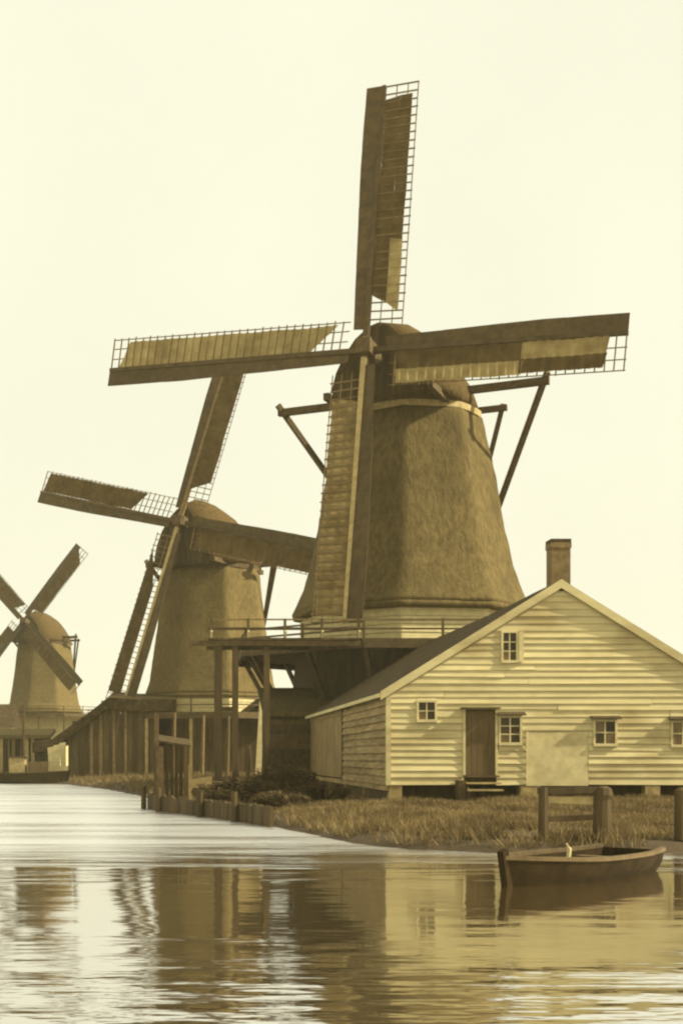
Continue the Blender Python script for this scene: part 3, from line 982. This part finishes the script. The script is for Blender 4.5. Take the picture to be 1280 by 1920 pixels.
# door
dr = MB()
dr.box(DX0 - .07, DX0, BY0 - .09, BY0 + .03, DZ0 - .05, DZ1 + .06)
dr.box(DX1, DX1 + .07, BY0 - .09, BY0 + .03, DZ0 - .05, DZ1 + .06)
door = dr.build('door', M['cream'], barn, label='dark plank door above the steps')
for k in range(5):
    a = DX0 + (DX1 - DX0) * k / 5
    MB().box(a + .004, a + (DX1 - DX0) / 5 - .004, BY0 - .035, BY0, DZ0 - .05, DZ1).build('door_plank', M['door'], door)
MB().box(DX0 - .14, DX1 + .12, BY0 - .26, BY0 - .02, DZ1 + .062, DZ1 + .10).build('door_hood', M['tar'], door)
MB().box(DX0 + .1, DX0 + .16, BY0 - .06, BY0 - .036, DZ0 + .85, DZ0 + .95).build('door_handle', M['timber'], door)
# steps
for k in range(3):
    zz = DZ0 - .06 - k * 0.2
    y_ = BY0 - .10 - k * 0.24
    MB().box(DX0 - .08, DX1 + .06, y_ - .26, y_ - .02, zz - .05, zz).build('step', M['timber_pale'] if k else M['timber'], barn)
MB().box(DX0 - .30, DX0 - .09, BY0 - .55, BY0 - .07, 0.5, 1.12).build('step_block', M['timber'], barn)
MB().hexa([(DX0 - .05, BY0 - .75, .45), (DX0 - .01, BY0 - .75, .45), (DX0 - .01, BY0 - .1, .45), (DX0 - .05, BY0 - .1, .45),
           (DX0 - .05, BY0 - .75, .8), (DX0 - .01, BY0 - .75, .8), (DX0 - .01, BY0 - .1, 1.2), (DX0 - .05, BY0 - .1, 1.2)]).build('step_string', M['timber'], barn)
# blank boarded panel and its foot
MB().box(PX_0, PX_1, BY0 - .045, BY0 + .02, PZ0 - .02, PZ1).build('blank_panel', M['white_panel'], barn)
MB().box(PX_0 - .03, PX_0 + .05, BY0 - .085, BY0 - .062, PZ0 - .02, PZ1).build('panel_batten', M['cream'], barn)
# piers and dark space below the floor
for a, b in ((729, 753), (974, 1012), (1208, 1236), (1340, 1366)):
    MB().box(fx(a), fx(b), BY0 - .03, BY0 + .35, 0.2, BZ0 - .045).build('pier', M['pier'], barn)
for y in (45, 50, 55, 60):
    MB().box(BX0 + .02, BX0 + .4, y, y + .4, 0.2, BZ0 - .21).build('pier', M['side'], barn)
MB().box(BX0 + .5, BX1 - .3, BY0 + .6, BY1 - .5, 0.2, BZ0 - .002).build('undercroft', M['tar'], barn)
MB().box(BX0 + .03, BX0 + .07, BY0 + .4, BY1 - .1, 0.3, BZ0 - .21).build('plinth_board', M['tar'], barn)

# ------------------------------------------------------------------ sheds and things on the bank
def board_wall(parent, a, b, z0, ztop, mat_, n, th=0.06, name='board'):
    """vertical boards from a to b (xy), top height by function"""
    a, b = Vector((a[0], a[1], 0)), Vector((b[0], b[1], 0))
    d = (b - a)
    nrm = Vector((d.y, -d.x, 0)).normalized()
    for k in range(n):
        p, q = a + d * (k / n) + d.normalized() * .012, a + d * ((k + 1) / n) - d.normalized() * .012
        o_ = nrm * random.uniform(0, .03)
        t0, t1 = ztop(k / n), ztop((k + 1) / n)
        MB().hexa([p + o_ + Vector((0, 0, z0)), q + o_ + Vector((0, 0, z0)), q + o_ - nrm * th + Vector((0, 0, z0)), p + o_ - nrm * th + Vector((0, 0, z0)),
                   p + o_ + Vector((0, 0, t0)), q + o_ + Vector((0, 0, t1)), q + o_ - nrm * th + Vector((0, 0, t1)), p + o_ - nrm * th + Vector((0, 0, t0))]).build(name, mat_, parent)


# low shed against the near mill, left of the barn
s1 = thing('shed', (6.0, 64.0, 0.5), 'low dark board shed between the barn and the platform posts, below the largest windmill', 'shed')
X0, X1, Y0, Y1 = 4.35, 8.6, 62.9, 67.0
nb = 14
for k in range(nb):      # horizontal boards on the front
    z0 = .6 + k * .23
    MB().hexa([(X0, Y0 - .04, z0 - .01), (X1, Y0 - .04, z0 - .01), (X1, Y0 + .03, z0 - .01), (X0, Y0 + .03, z0 - .01),
               (X0, Y0 - .012, z0 + .225), (X1, Y0 - .012, z0 + .225), (X1, Y0 + .03, z0 + .225), (X0, Y0 + .03, z0 + .225)]).build('board', M['tar_brown'], s1)
board_wall(s1, (X0, Y1), (X0, Y0 + .06), .5, lambda t: 4.4 - .6 * t, M['tar'], 10)
MB().box(X0 + .1, X1 - .05, Y0 + .05, Y1, .5, 3.7).build('inner_wall', M['tar'], s1)
MB().hexa([(X0 - .25, Y0 - .3, 3.72), (X1 + .1, Y0 - .3, 3.72), (X1 + .1, Y1 + .1, 5.1), (X0 - .25, Y1 + .1, 5.1),
           (X0 - .25, Y0 - .3, 3.92), (X1 + .1, Y0 - .3, 3.92), (X1 + .1, Y1 + .1, 5.3), (X0 - .25, Y1 + .1, 5.3)]).build('roof', M['thatch'], s1)

# long boarded shed at the foot of the middle mill, with its roof sloping down to the left
s2 = thing('shed', (-3.0, 97.0, 0.5), 'brown vertical board shed left of the middle windmill, roof sloping down to the left', 'shed')
YS = 95.0
sx = lambda px: (px - PX0) / FPX * YS
sz = lambda py: CAMZ + (PY0 - py) / FPX * YS
xa, xb = sx(128), sx(292)
ztop = lambda t: float(np.interp(128 + 164 * t, [62, 95, 150, 205, 262, 330], [sz(1392), sz(1388), sz(1350), sz(1308), sz(1312), sz(1312)])) - .35
board_wall(s2, (xa, YS), (xb, YS), .4, ztop, M['tar_brown'], 15)
for px in (172, 190, 214, 236):
    x = sx(px)
    MB().box(x - .1, x + .1, YS - .16, YS - .06, .5, ztop((px - 128) / 164.0) - .05).build('batten', M['bar'], s2)
MB().box(xa + .3, xb - .1, YS + .1, YS + 6, .4, sz(1352)).build('inner_wall', M['tar'], s2)
# roof: thick thatched slope, then level eave
rp = [(sx(62), sz(1392)), (sx(95), sz(1388)), (sx(150), sz(1350)), (sx(205), sz(1308)), (sx(262), sz(1312)), (sx(330), sz(1312))]
rings = []
for j in range(9):
    y = YS - .45 + 7.5 * j / 8
    up = [(p[0], y, p[1] + .12 * mnoise.noise((p[0] * .8, y * .7, 9)) + 0.1 * j * (1 if p[0] > sx(160) else .3)) for p in rp]
    lo = [(p[0], y, p[1] - (.75 if i < 4 else .85)) for i, p in enumerate(rp)][::-1]
    rings.append(up + lo)
MB().loft(rings).build('roof', M['roof'], s2)
# white end wall below the low end of that roof
e = MB()
for k in range(3):
    a, b = sx(92 + 11 * k), sx(92 + 11 * (k + 1)) - .02
    MB().hexa([(a + .12, YS - .5, .25), (b + .02, YS - .5, .25), (b + .02, YS - .3, .25), (a + .12, YS - .3, .25),
               (a - .05, YS - .5, sz(1402) + .16 * k), (b, YS - .5, sz(1400) + .16 * k), (b, YS - .3, sz(1400) + .16 * k), (a - .05, YS - .3, sz(1402) + .16 * k)]).build('end_board', M['white'], s2)

# white post right of the middle mill
p_ = at(489, 1425, 92)
wp = MB().beam((at(484, 1425, 92).x, 92, .4), (at(491, 1300, 92).x, 92, sz(1302)), .42, .2, .26, .16)
wp = tag(wp.build('post', M['cream']), 'tall white painted post right of the middle windmill', 'post')
# shed right of the middle mill, behind the platform posts
s5 = thing('shed', (6.6, 99, .5), 'dark boarded lean-to shed right of the middle windmill, behind the white post', 'shed')
Y5 = 96.0
f5 = lambda px: (px - PX0) / FPX * Y5
h5 = lambda py: CAMZ + (PY0 - py) / FPX * Y5
board_wall(s5, (f5(440), Y5), (f5(545), Y5), .4, lambda t: h5(1355) + (h5(1330) - h5(1355)) * min(1, t * 2.0), M['tar_brown'], 10)
MB().hexa([(f5(436), Y5 - .3, h5(1355)), (f5(490), Y5 - .3, h5(1318)), (f5(490), Y5 + 4, h5(1318) + .5), (f5(436), Y5 + 4, h5(1355) + .5),
           (f5(436), Y5 - .3, h5(1350)), (f5(490), Y5 - .3, h5(1312)), (f5(490), Y5 + 4, h5(1312) + .5), (f5(436), Y5 + 4, h5(1350) + .5)]).build('roof', M['roof'], s5)
MB().hexa([(f5(490.5), Y5 - .3, h5(1318)), (f5(552), Y5 - .3, h5(1330)), (f5(552), Y5 + 4, h5(1330) + .5), (f5(490.5), Y5 + 4, h5(1318) + .5),
           (f5(490.5), Y5 - .3, h5(1312)), (f5(552), Y5 - .3, h5(1324)), (f5(552), Y5 + 4, h5(1324) + .5), (f5(490.5), Y5 + 4, h5(1312) + .5)]).build('roof', M['roof'], s5)

# tarred hut at the corner of the bank
hut = thing('hut', at(318, 1510, 46.5), 'small dark tarred board hut standing at the water corner of the bank', 'hut')
HY = 46.0
hx = lambda px: (px - PX0) / FPX * HY
hz = lambda py: CAMZ + (PY0 - py) / FPX * HY
board_wall(hut, (hx(301), HY), (hx(352), HY), .05, lambda t: hz(1392) - .15 * t, M['tar'], 6)
board_wall(hut, (hx(301), HY + 1.3), (hx(301), HY + .07), .05, lambda t: hz(1392), M['tar'], 6)
board_wall(hut, (hx(352), HY + .07), (hx(352), HY + 1.3), .05, lambda t: hz(1392) - .15, M['tar'], 6)
MB().hexa([(hx(296), HY - .12, hz(1392)), (hx(357), HY - .12, hz(1392) - .17), (hx(357), HY + 1.4, hz(1392) + .05), (hx(296), HY + 1.4, hz(1392) + .22),
           (hx(296), HY - .12, hz(1388)), (hx(357), HY - .12, hz(1388) - .17), (hx(357), HY + 1.4, hz(1388) + .05), (hx(296), HY + 1.4, hz(1388) + .22)]).build('roof', M['tar'], hut)
MB().beam((hx(294), HY - .1, -.3), (hx(294), HY - .1, hz(1336)), .16, .16).build('corner_post', M['timber'], hut)
MB().beam((hx(301), HY - .22, -.3), (hx(300), HY - .2, hz(1400)), .26, .2).build('corner_post', M['timber'], hut)
MB().beam((hx(349), HY - .1, -.2), (hx(349), HY - .1, hz(1400)), .16, .16).build('corner_post', M['tar'], hut)

# plank trough beside the hut
pb = thing('trough', at(372, 1485, 47), 'pale plank trough on the bank beside the dark hut', 'trough')
TY = 47.0
tx = lambda px: (px - PX0) / FPX * TY
tz = lambda py: CAMZ + (PY0 - py) / FPX * TY
MB().hexa([(tx(354), TY, tz(1484)), (tx(396), TY, tz(1476)), (tx(396), TY + .06, tz(1476)), (tx(354), TY + .06, tz(1484)),
           (tx(352), TY, tz(1463)), (tx(398), TY, tz(1456)), (tx(398), TY + .06, tz(1456)), (tx(352), TY + .06, tz(1463))]).build('side', M['timber_pale'], pb)
MB().hexa([(tx(354), TY + .8, tz(1484)), (tx(396), TY + .8, tz(1476)), (tx(396), TY + .86, tz(1476)), (tx(354), TY + .86, tz(1484)),
           (tx(352), TY + .8, tz(1463)), (tx(398), TY + .8, tz(1456)), (tx(398), TY + .86, tz(1456)), (tx(352), TY + .86, tz(1463))]).build('side', M['timber_pale'], pb)
MB().box(tx(355), tx(395), TY + .06, TY + .8, tz(1486), tz(1482)).build('bottom', M['timber'], pb)
MB().beam((tx(356), TY + .03, .2), (tx(356), TY + .03, tz(1434)), .14, .14).build('end_post', M['timber_pale'], pb)
MB().beam((tx(396), TY + .9, .2), (tx(396), TY + .9, tz(1470)), .14, .14).build('end_post', M['timber'], pb)


# pale posts standing in front of the middle mill
for k, (px, yt, yb, d_, lab) in enumerate(((327, 1338, 1400, 90, 'short thin pale post just right of the dark hut roof'), (381, 1342, 1456, 86, 'thin pale post left of the tall platform legs'),
                                          (428, 1344, 1450, 84, 'thin pale post seen between the two tall platform legs'), (466, 1400, 1448, 80, 'stubby pale post right of the tall platform legs'))):
    a_, b_ = at(px - 2, yb, d_), at(px + 1, yt, d_)
    tag(MB().tube([(a_.x, a_.y, .3), b_, b_ + Vector((0, 0, .05))], [.12, .09, .05], 8).build('post', M['bar']), lab, 'post', 'pale posts before the middle windmill')
# planks stacked on the bank
ps = thing('plank_stack', at(455, 1470, 52), 'untidy stack of dark planks on the bank below the platform', 'plank stack')
for k in range(9):
    c = at(452 + random.uniform(-14, 14), 1440, 52)
    zz = .55 + .13 * (k // 3)
    yy = 51.2 + .34 * (k % 3) + random.uniform(-.05, .05)
    an = random.uniform(-.10, .10)
    hl_ = random.uniform(.8, 1.25)
    dx_, dy_ = math.cos(an) * hl_, math.sin(an) * hl_
    MB().beam((c.x - dx_, yy - dy_, zz), (c.x + dx_, yy + dy_, zz + random.uniform(-.02, .05)), .28, .10).build('plank', M['timber_pale'] if k == 7 else M['tar'], ps)

# ------------------------------------------------------------------ boats
def boat(name, label, bow, stern, width, height, mat_, rim, group='wooden boats along the bank', sheer=0.25):
    bow, stern = Vector(bow), Vector(stern)
    d = stern - bow
    Ln = d.length
    d.normalize()
    s = Vector((-d.y, d.x, 0))
    t = thing(name, (bow + stern) / 2, label, 'boat', group)
    N_ = 22
    outer, inner, rims = [], [], []
    for i in range(N_ + 1):
        u = i / N_
        w = width / 2 * (math.sin(min(1, u / 0.45) * math.pi / 2) ** 0.8) * (1 - 0.25 * max(0, (u - .6) / .4) ** 2)
        w = max(w, 0.02)
        top = height * (1 + sheer * (1 - min(1, u / .55)) ** 2 + sheer * .4 * max(0, (u - .7) / .3) ** 2)
        rake = -0.35 * height * (1 - min(1, u / .15))
        c = bow + d * (Ln * u)
        keel = -0.25
        P3 = lambda f, z, k=0: c + s * f + Vector((0, 0, z)) + d * (rake * (z / height) if u < .15 else 0)
        outer.append([P3(-w, top), P3(-w * .93, top * .45), P3(-w * .7, -.05), P3(-w * .35, keel), P3(w * .35, keel), P3(w * .7, -.05), P3(w * .93, top * .45), P3(w, top)])
        wi = max(w - .07, .012)
        inner.append([P3(-wi, top - .005), P3(-wi * .9, top * .45), P3(-wi * .6, .08), P3(wi * .6, .08), P3(wi * .9, top * .45), P3(wi, top - .005)])
        rims.append((P3(-w, top + .02), P3(w, top + .02)))
    hull = MB()
    hull.loft(outer, close=False, caps=(False, True))
    hull.build('hull', mat_, t, smooth=True)
    ih = MB().loft(inner, close=False, caps=(False, False))
    ih.build('lining', M['boat'], t, smooth=True)
    for k in (0, 1):
        rm = MB()
        rr = []
        for r_ in rims:
            p = r_[k]
            q = s * (.05 if k else -.05)
            rr.append([p - q * 1.3 - Vector((0, 0, .03)), p + q * .5 - Vector((0, 0, .03)), p + q * .5 + Vector((0, 0, .03)), p - q * 1.3 + Vector((0, 0, .03))])
        rm.loft(rr).build('gunwale', rim, t)
    for u in (.3, .55, .8):
        c = bow + d * (Ln * u)
        MB().beam(c - s * width * .36 + Vector((0, 0, height * .72)), c + s * width * .36 + Vector((0, 0, height * .72)), .22, .05).build('thwart', M['timber'], t)
    MB().beam(bow + Vector((0, 0, -.2)) + d * .03, bow - d * .35 * height * (1 + sheer) + Vector((0, 0, height * (1 + sheer) + .12)), .1, .14).build('stem_post', M['boat'], t)
    return t


rb = boat('rowing_boat', 'dark tarred rowing boat with pale gunwale, bow to the left, below the barn', (4.62, 18.6, 0), (7.3, 21.4, 0), 1.45, 0.31, M['boat'], M['timber'])
# oar crutch with pale peg in the boat
ck = tag(MB().tube([(5.9, 20.1, .2), (5.93, 20.12, .42), (5.88, 20.1, .50)], [.03, .035, .015], 8).build('mooring_peg', M['cream']), 'short white peg standing up from the near rowing boat', 'peg')
rv = thing('revetment', (1.2, 39.5, 0.1), 'dark tarred plank revetment holding the bank from the hut towards the grass', 'retaining wall')
rpts = [(-1.0, 46.6), (-.45, 44.2), (.85, 40.3), (1.75, 37.3), (2.45, 34.4)]
for (p, q), n_ in zip(zip(rpts[:-1], rpts[1:]), (8, 13, 10, 9)):
    board_wall(rv, p, q, -.5, lambda t: .52 + random.uniform(-.07, .05), M['tar'], n_, th=.08, name='revetment_board')
    MB().tube([(p[0] - .12, p[1] - .05, -.6), (p[0] - .12, p[1] - .05, .72 + random.uniform(-.1, .15))], [.10, .09], 8).build('pile', M['tar'], rv)
lb = boat('barge', 'dark barge lying at the far bank at the left edge, below the farthest windmill', at(124, 1470, 91).xy.to_3d(), at(-70, 1470, 93).xy.to_3d(), 2.4, 0.7, M['boat'], M['timber'])
MB().box(at(20, 0, 92).x, at(48, 0, 92).x, 91.4, 92.8, .5, 1.75).build('cabin', M['timber_pale'], lb)
MB().box(at(16, 0, 92).x, at(52, 0, 92).x, 91.3, 92.9, 1.753, 1.86).build('cabin_roof', M['tar'], lb)
MB().box(at(56, 0, 92).x, at(92, 0, 92).x, 91.5, 92.7, .5, 1.5).build('cargo_cover', M['tar_brown'], lb)
MB().tube([at(45, 1468, 91.9), at(45, 1322, 91.9)], [.11, .08], 8).build('mast', M['tar'], lb)
# low quay shed behind the barge
s3 = thing('shed', at(20, 1440, 104), 'open timber shed behind the barge at the left edge', 'shed')
Y3 = 103.0
f3 = lambda px: (px - PX0) / FPX * Y3
h3 = lambda py: CAMZ + (PY0 - py) / FPX * Y3
board_wall(s3, (f3(-70), Y3 + 2), (f3(92), Y3 + 2), .4, lambda t: h3(1382), M['tar_brown'], 14)
for px, m_ in ((-30, 'timber'), (2, 'timber_pale'), (26, 'bar'), (51, 'timber_pale'), (62, 'timber_pale'), (88, 'timber')):
    MB().beam((f3(px), Y3, .4), (f3(px), Y3, h3(1380)), .26, .2).build('post', M[m_], s3)
MB().hexa([(f3(-75), Y3 - .4, h3(1385)), (f3(96), Y3 - .4, h3(1385)), (f3(96), Y3 + 4, h3(1372)), (f3(-75), Y3 + 4, h3(1372)),
           (f3(-75), Y3 - .4, h3(1378)), (f3(96), Y3 - .4, h3(1378)), (f3(96), Y3 + 4, h3(1364)), (f3(-75), Y3 + 4, h3(1364))]).build('roof', M['thatch_far'], s3)
# roof of a house far left
s4 = thing('house', at(-40, 1430, 170), 'dark roofed house cut by the left edge, beside the farthest windmill', 'house')
Y4 = 172.0
f4 = lambda px: (px - PX0) / FPX * Y4
h4 = lambda py: CAMZ + (PY0 - py) / FPX * Y4
MB().box(f4(-130), f4(24), Y4, Y4 + 8, .4, h4(1362)).build('wall', M['cream'], s4)
MB().loft([[(f4(-135), Y4 - .3, h4(1364)), (f4(-135), Y4 + 4, h4(1318)), (f4(-135), Y4 + 8.3, h4(1364))], [(f4(26), Y4 - .3, h4(1364)), (f4(26), Y4 + 4, h4(1318)), (f4(26), Y4 + 8.3, h4(1364))]]).build('roof', M['roof'], s4)

# ------------------------------------------------------------------ landing stage in front of the barn
ld = thing('landing_rail', at(1072, 1570, 27), 'dark landing rail between two posts on the bank in front of the barn', 'railing')
LY = 25.9
lx = lambda px: (px - PX0) / FPX * LY
lz = lambda py: CAMZ + (PY0 - py) / FPX * LY
MB().tube([(lx(1018), LY, -.2), (lx(1018), LY, lz(1476))], [.105, .095], 8).build('post', M['tar'], ld)
MB().tube([(lx(1128), LY, -.2), (lx(1128), LY, lz(1500)), (lx(1130), LY, lz(1490)), (lx(1131), LY, lz(1478)), (lx(1131), LY, lz(1474))], [.20, .17, .20, .16, .06], 10).build('pile', M['tar'], ld)
MB().beam((lx(1008), LY, lz(1483)), (lx(1128), LY, lz(1481)), .14, .13).build('rail', M['tar'], ld)
MB().beam((lx(1018), LY, lz(1536)), (lx(1128), LY, lz(1532)), .1, .11).build('rail', M['tar'], ld)
MB().beam((lx(1019), LY + .05, lz(1499)), (lx(1122), LY + .05, lz(1503)), .05, .13).build('plank', M['timber_pale'], ld)
mp = tag(MB().tube([at(1276, 1575, 26), at(1276, 1482, 26), at(1276, 1476, 26)], [.14, .13, .06], 10).build('mooring_pile', M['tar']), 'round dark mooring pile on the bank at the right edge', 'pile')


# ------------------------------------------------------------------ growth on the bank
def scatter(n, xr, yr, dmin, dmax, h0, h1, w0, name, mat_, label, clump=0.8, thr=-0.15, lean=0.5):
    X = rng.uniform(*xr, n); Y = rng.uniform(*yr, n)
    P_ = np.stack([X, Y], 1)
    d = shore_dist(P_)
    keep = (d > dmin) & (d < dmax)
    keep &= ~((X > BX0 - .1) & (X < BX1) & (Y > BY0 - .05) & (Y < BY1))
    P_ = P_[keep]; d = d[keep]
    z = ground_z(P_)
    m = MB()
    V, F = [], []
    for (x, y), zz in zip(P_, z):
        c = mnoise.noise((x * clump, y * clump, 4.0))
        if c < thr and random.random() < 0.75:
            continue
        hh = random.uniform(h0, h1) * (1 + 0.9 * max(-.5, c))
        a = random.uniform(0, math.pi * 2)
        dx, dy = math.cos(a) * w0, math.sin(a) * w0
        lx_, ly_ = random.gauss(0, lean) * hh, random.gauss(0, lean) * hh
        n_ = len(V)
        V += [(x - dx, y - dy, zz - .02), (x + dx, y + dy, zz - .02), (x + lx_, y + ly_, zz + hh)]
        F.append((n_, n_ + 1, n_ + 2))
    m.v, m.f = V, F
    o_ = m.build(name, mat_)
    o_['kind'] = 'stuff'
    return tag(o_, label, 'grass')


scatter(150000, (1.0, 17.0), (21.5, 40.5), 0.8, 22, 0.04, 0.15, 0.014, 'grass', M['grass'], 'short dry grass on the bank in front of the barn', lean=.6)
scatter(16000, (1.5, 9.0), (22.5, 36), 0.15, 2.2, 0.10, 0.30, 0.016, 'reeds', M['grass'], 'ragged longer grass along the water edge below the barn', lean=.5)
scatter(40000, (-22, 7.0), (42, 100), 0.1, 16, 0.12, 0.32, 0.03, 'grass', M['grass'], 'grass strip on the far bank below the brown board shed', lean=.6)


def shrub(loc, rx, ry, h, n, label):
    t = thing('shrub', loc, label, 'shrub', 'dark scrub on the bank')
    L0 = Vector(loc)
    stem = MB()
    for k in range(6):
        a = random.uniform(0, 6.28)
        tip = L0 + Vector((math.cos(a) * rx * .6, math.sin(a) * ry * .6, h * random.uniform(.6, .9)))
        stem.tube([L0 + Vector((math.cos(a) * .1, math.sin(a) * .1, -.1)), (L0 + tip) / 2 + Vector((0, 0, .15)), tip], [.035, .022, .008], 5)
    stem.build('stems', M['timber'], t)
    lf = MB()
    for k in range(n):
        u = Vector((random.gauss(0, 1), random.gauss(0, 1), random.gauss(0, 1))).normalized() * random.random() ** .45
        p = L0 + Vector((u.x * rx, u.y * ry, h * (.5 + .5 * u.z)))
        if mnoise.noise(p * 1.6) < -.12:
            continue
        a = Vector((random.gauss(0, 1), random.gauss(0, 1), random.gauss(0, .6))).normalized() * random.uniform(.05, .11)
        b = Vector((random.gauss(0, 1), random.gauss(0, 1), random.gauss(0, .6))).normalized() * random.uniform(.02, .05)
        lf.quad(p - a, p + b, p + a, p - b)
    lf.build('foliage', M['leaf'], t)


shrub((3.7, 46.5, gz(3.7, 46.5)), 1.3, .9, 1.15, 5000, 'dark low shrub on the bank left of the barn wall')
shrub((2.3, 44.0, gz(2.3, 44.0)), 1.1, .8, .8, 3600, 'lower dark shrub on the bank right of the plank trough')
shrub((4.7, 42.0, gz(4.7, 42.0)), .8, .7, .6, 2400, 'smallest dark shrub just left of the barn corner')
# ------------------------------------------------------------------ thin sunlit air
hm = bpy.data.materials.new('haze')
hm.use_nodes = True
hm.node_tree.nodes.clear()
ho = hm.node_tree.nodes.new('ShaderNodeOutputMaterial')
hv = hm.node_tree.nodes.new('ShaderNodeVolumePrincipled')
hv.inputs['Color'].default_value = (0.97, 0.92, 0.62, 1)
hv.inputs['Density'].default_value = 0.0003
hm.node_tree.links.new(hv.outputs[0], ho.inputs['Volume'])
hb = MB().box(-1700, 1700, -450, 2600, -2.3, 42).build('haze', hm)
hb['kind'] = 'stuff'
tag(hb, 'pale haze hanging over the water and mills', 'haze')
shrub((1.5, 43.9, gz(1.5, 43.9)), 1.0, .7, .75, 3200, 'dark shrub between the tarred hut and the plank trough')
shrub((3.1, 39.6, gz(3.1, 39.6)), .9, .7, .5, 2600, 'dark scrub on the bank above the tarred revetment')
for o_ in bpy.data.objects:
    if '_o' in o_:
        del o_['_o']
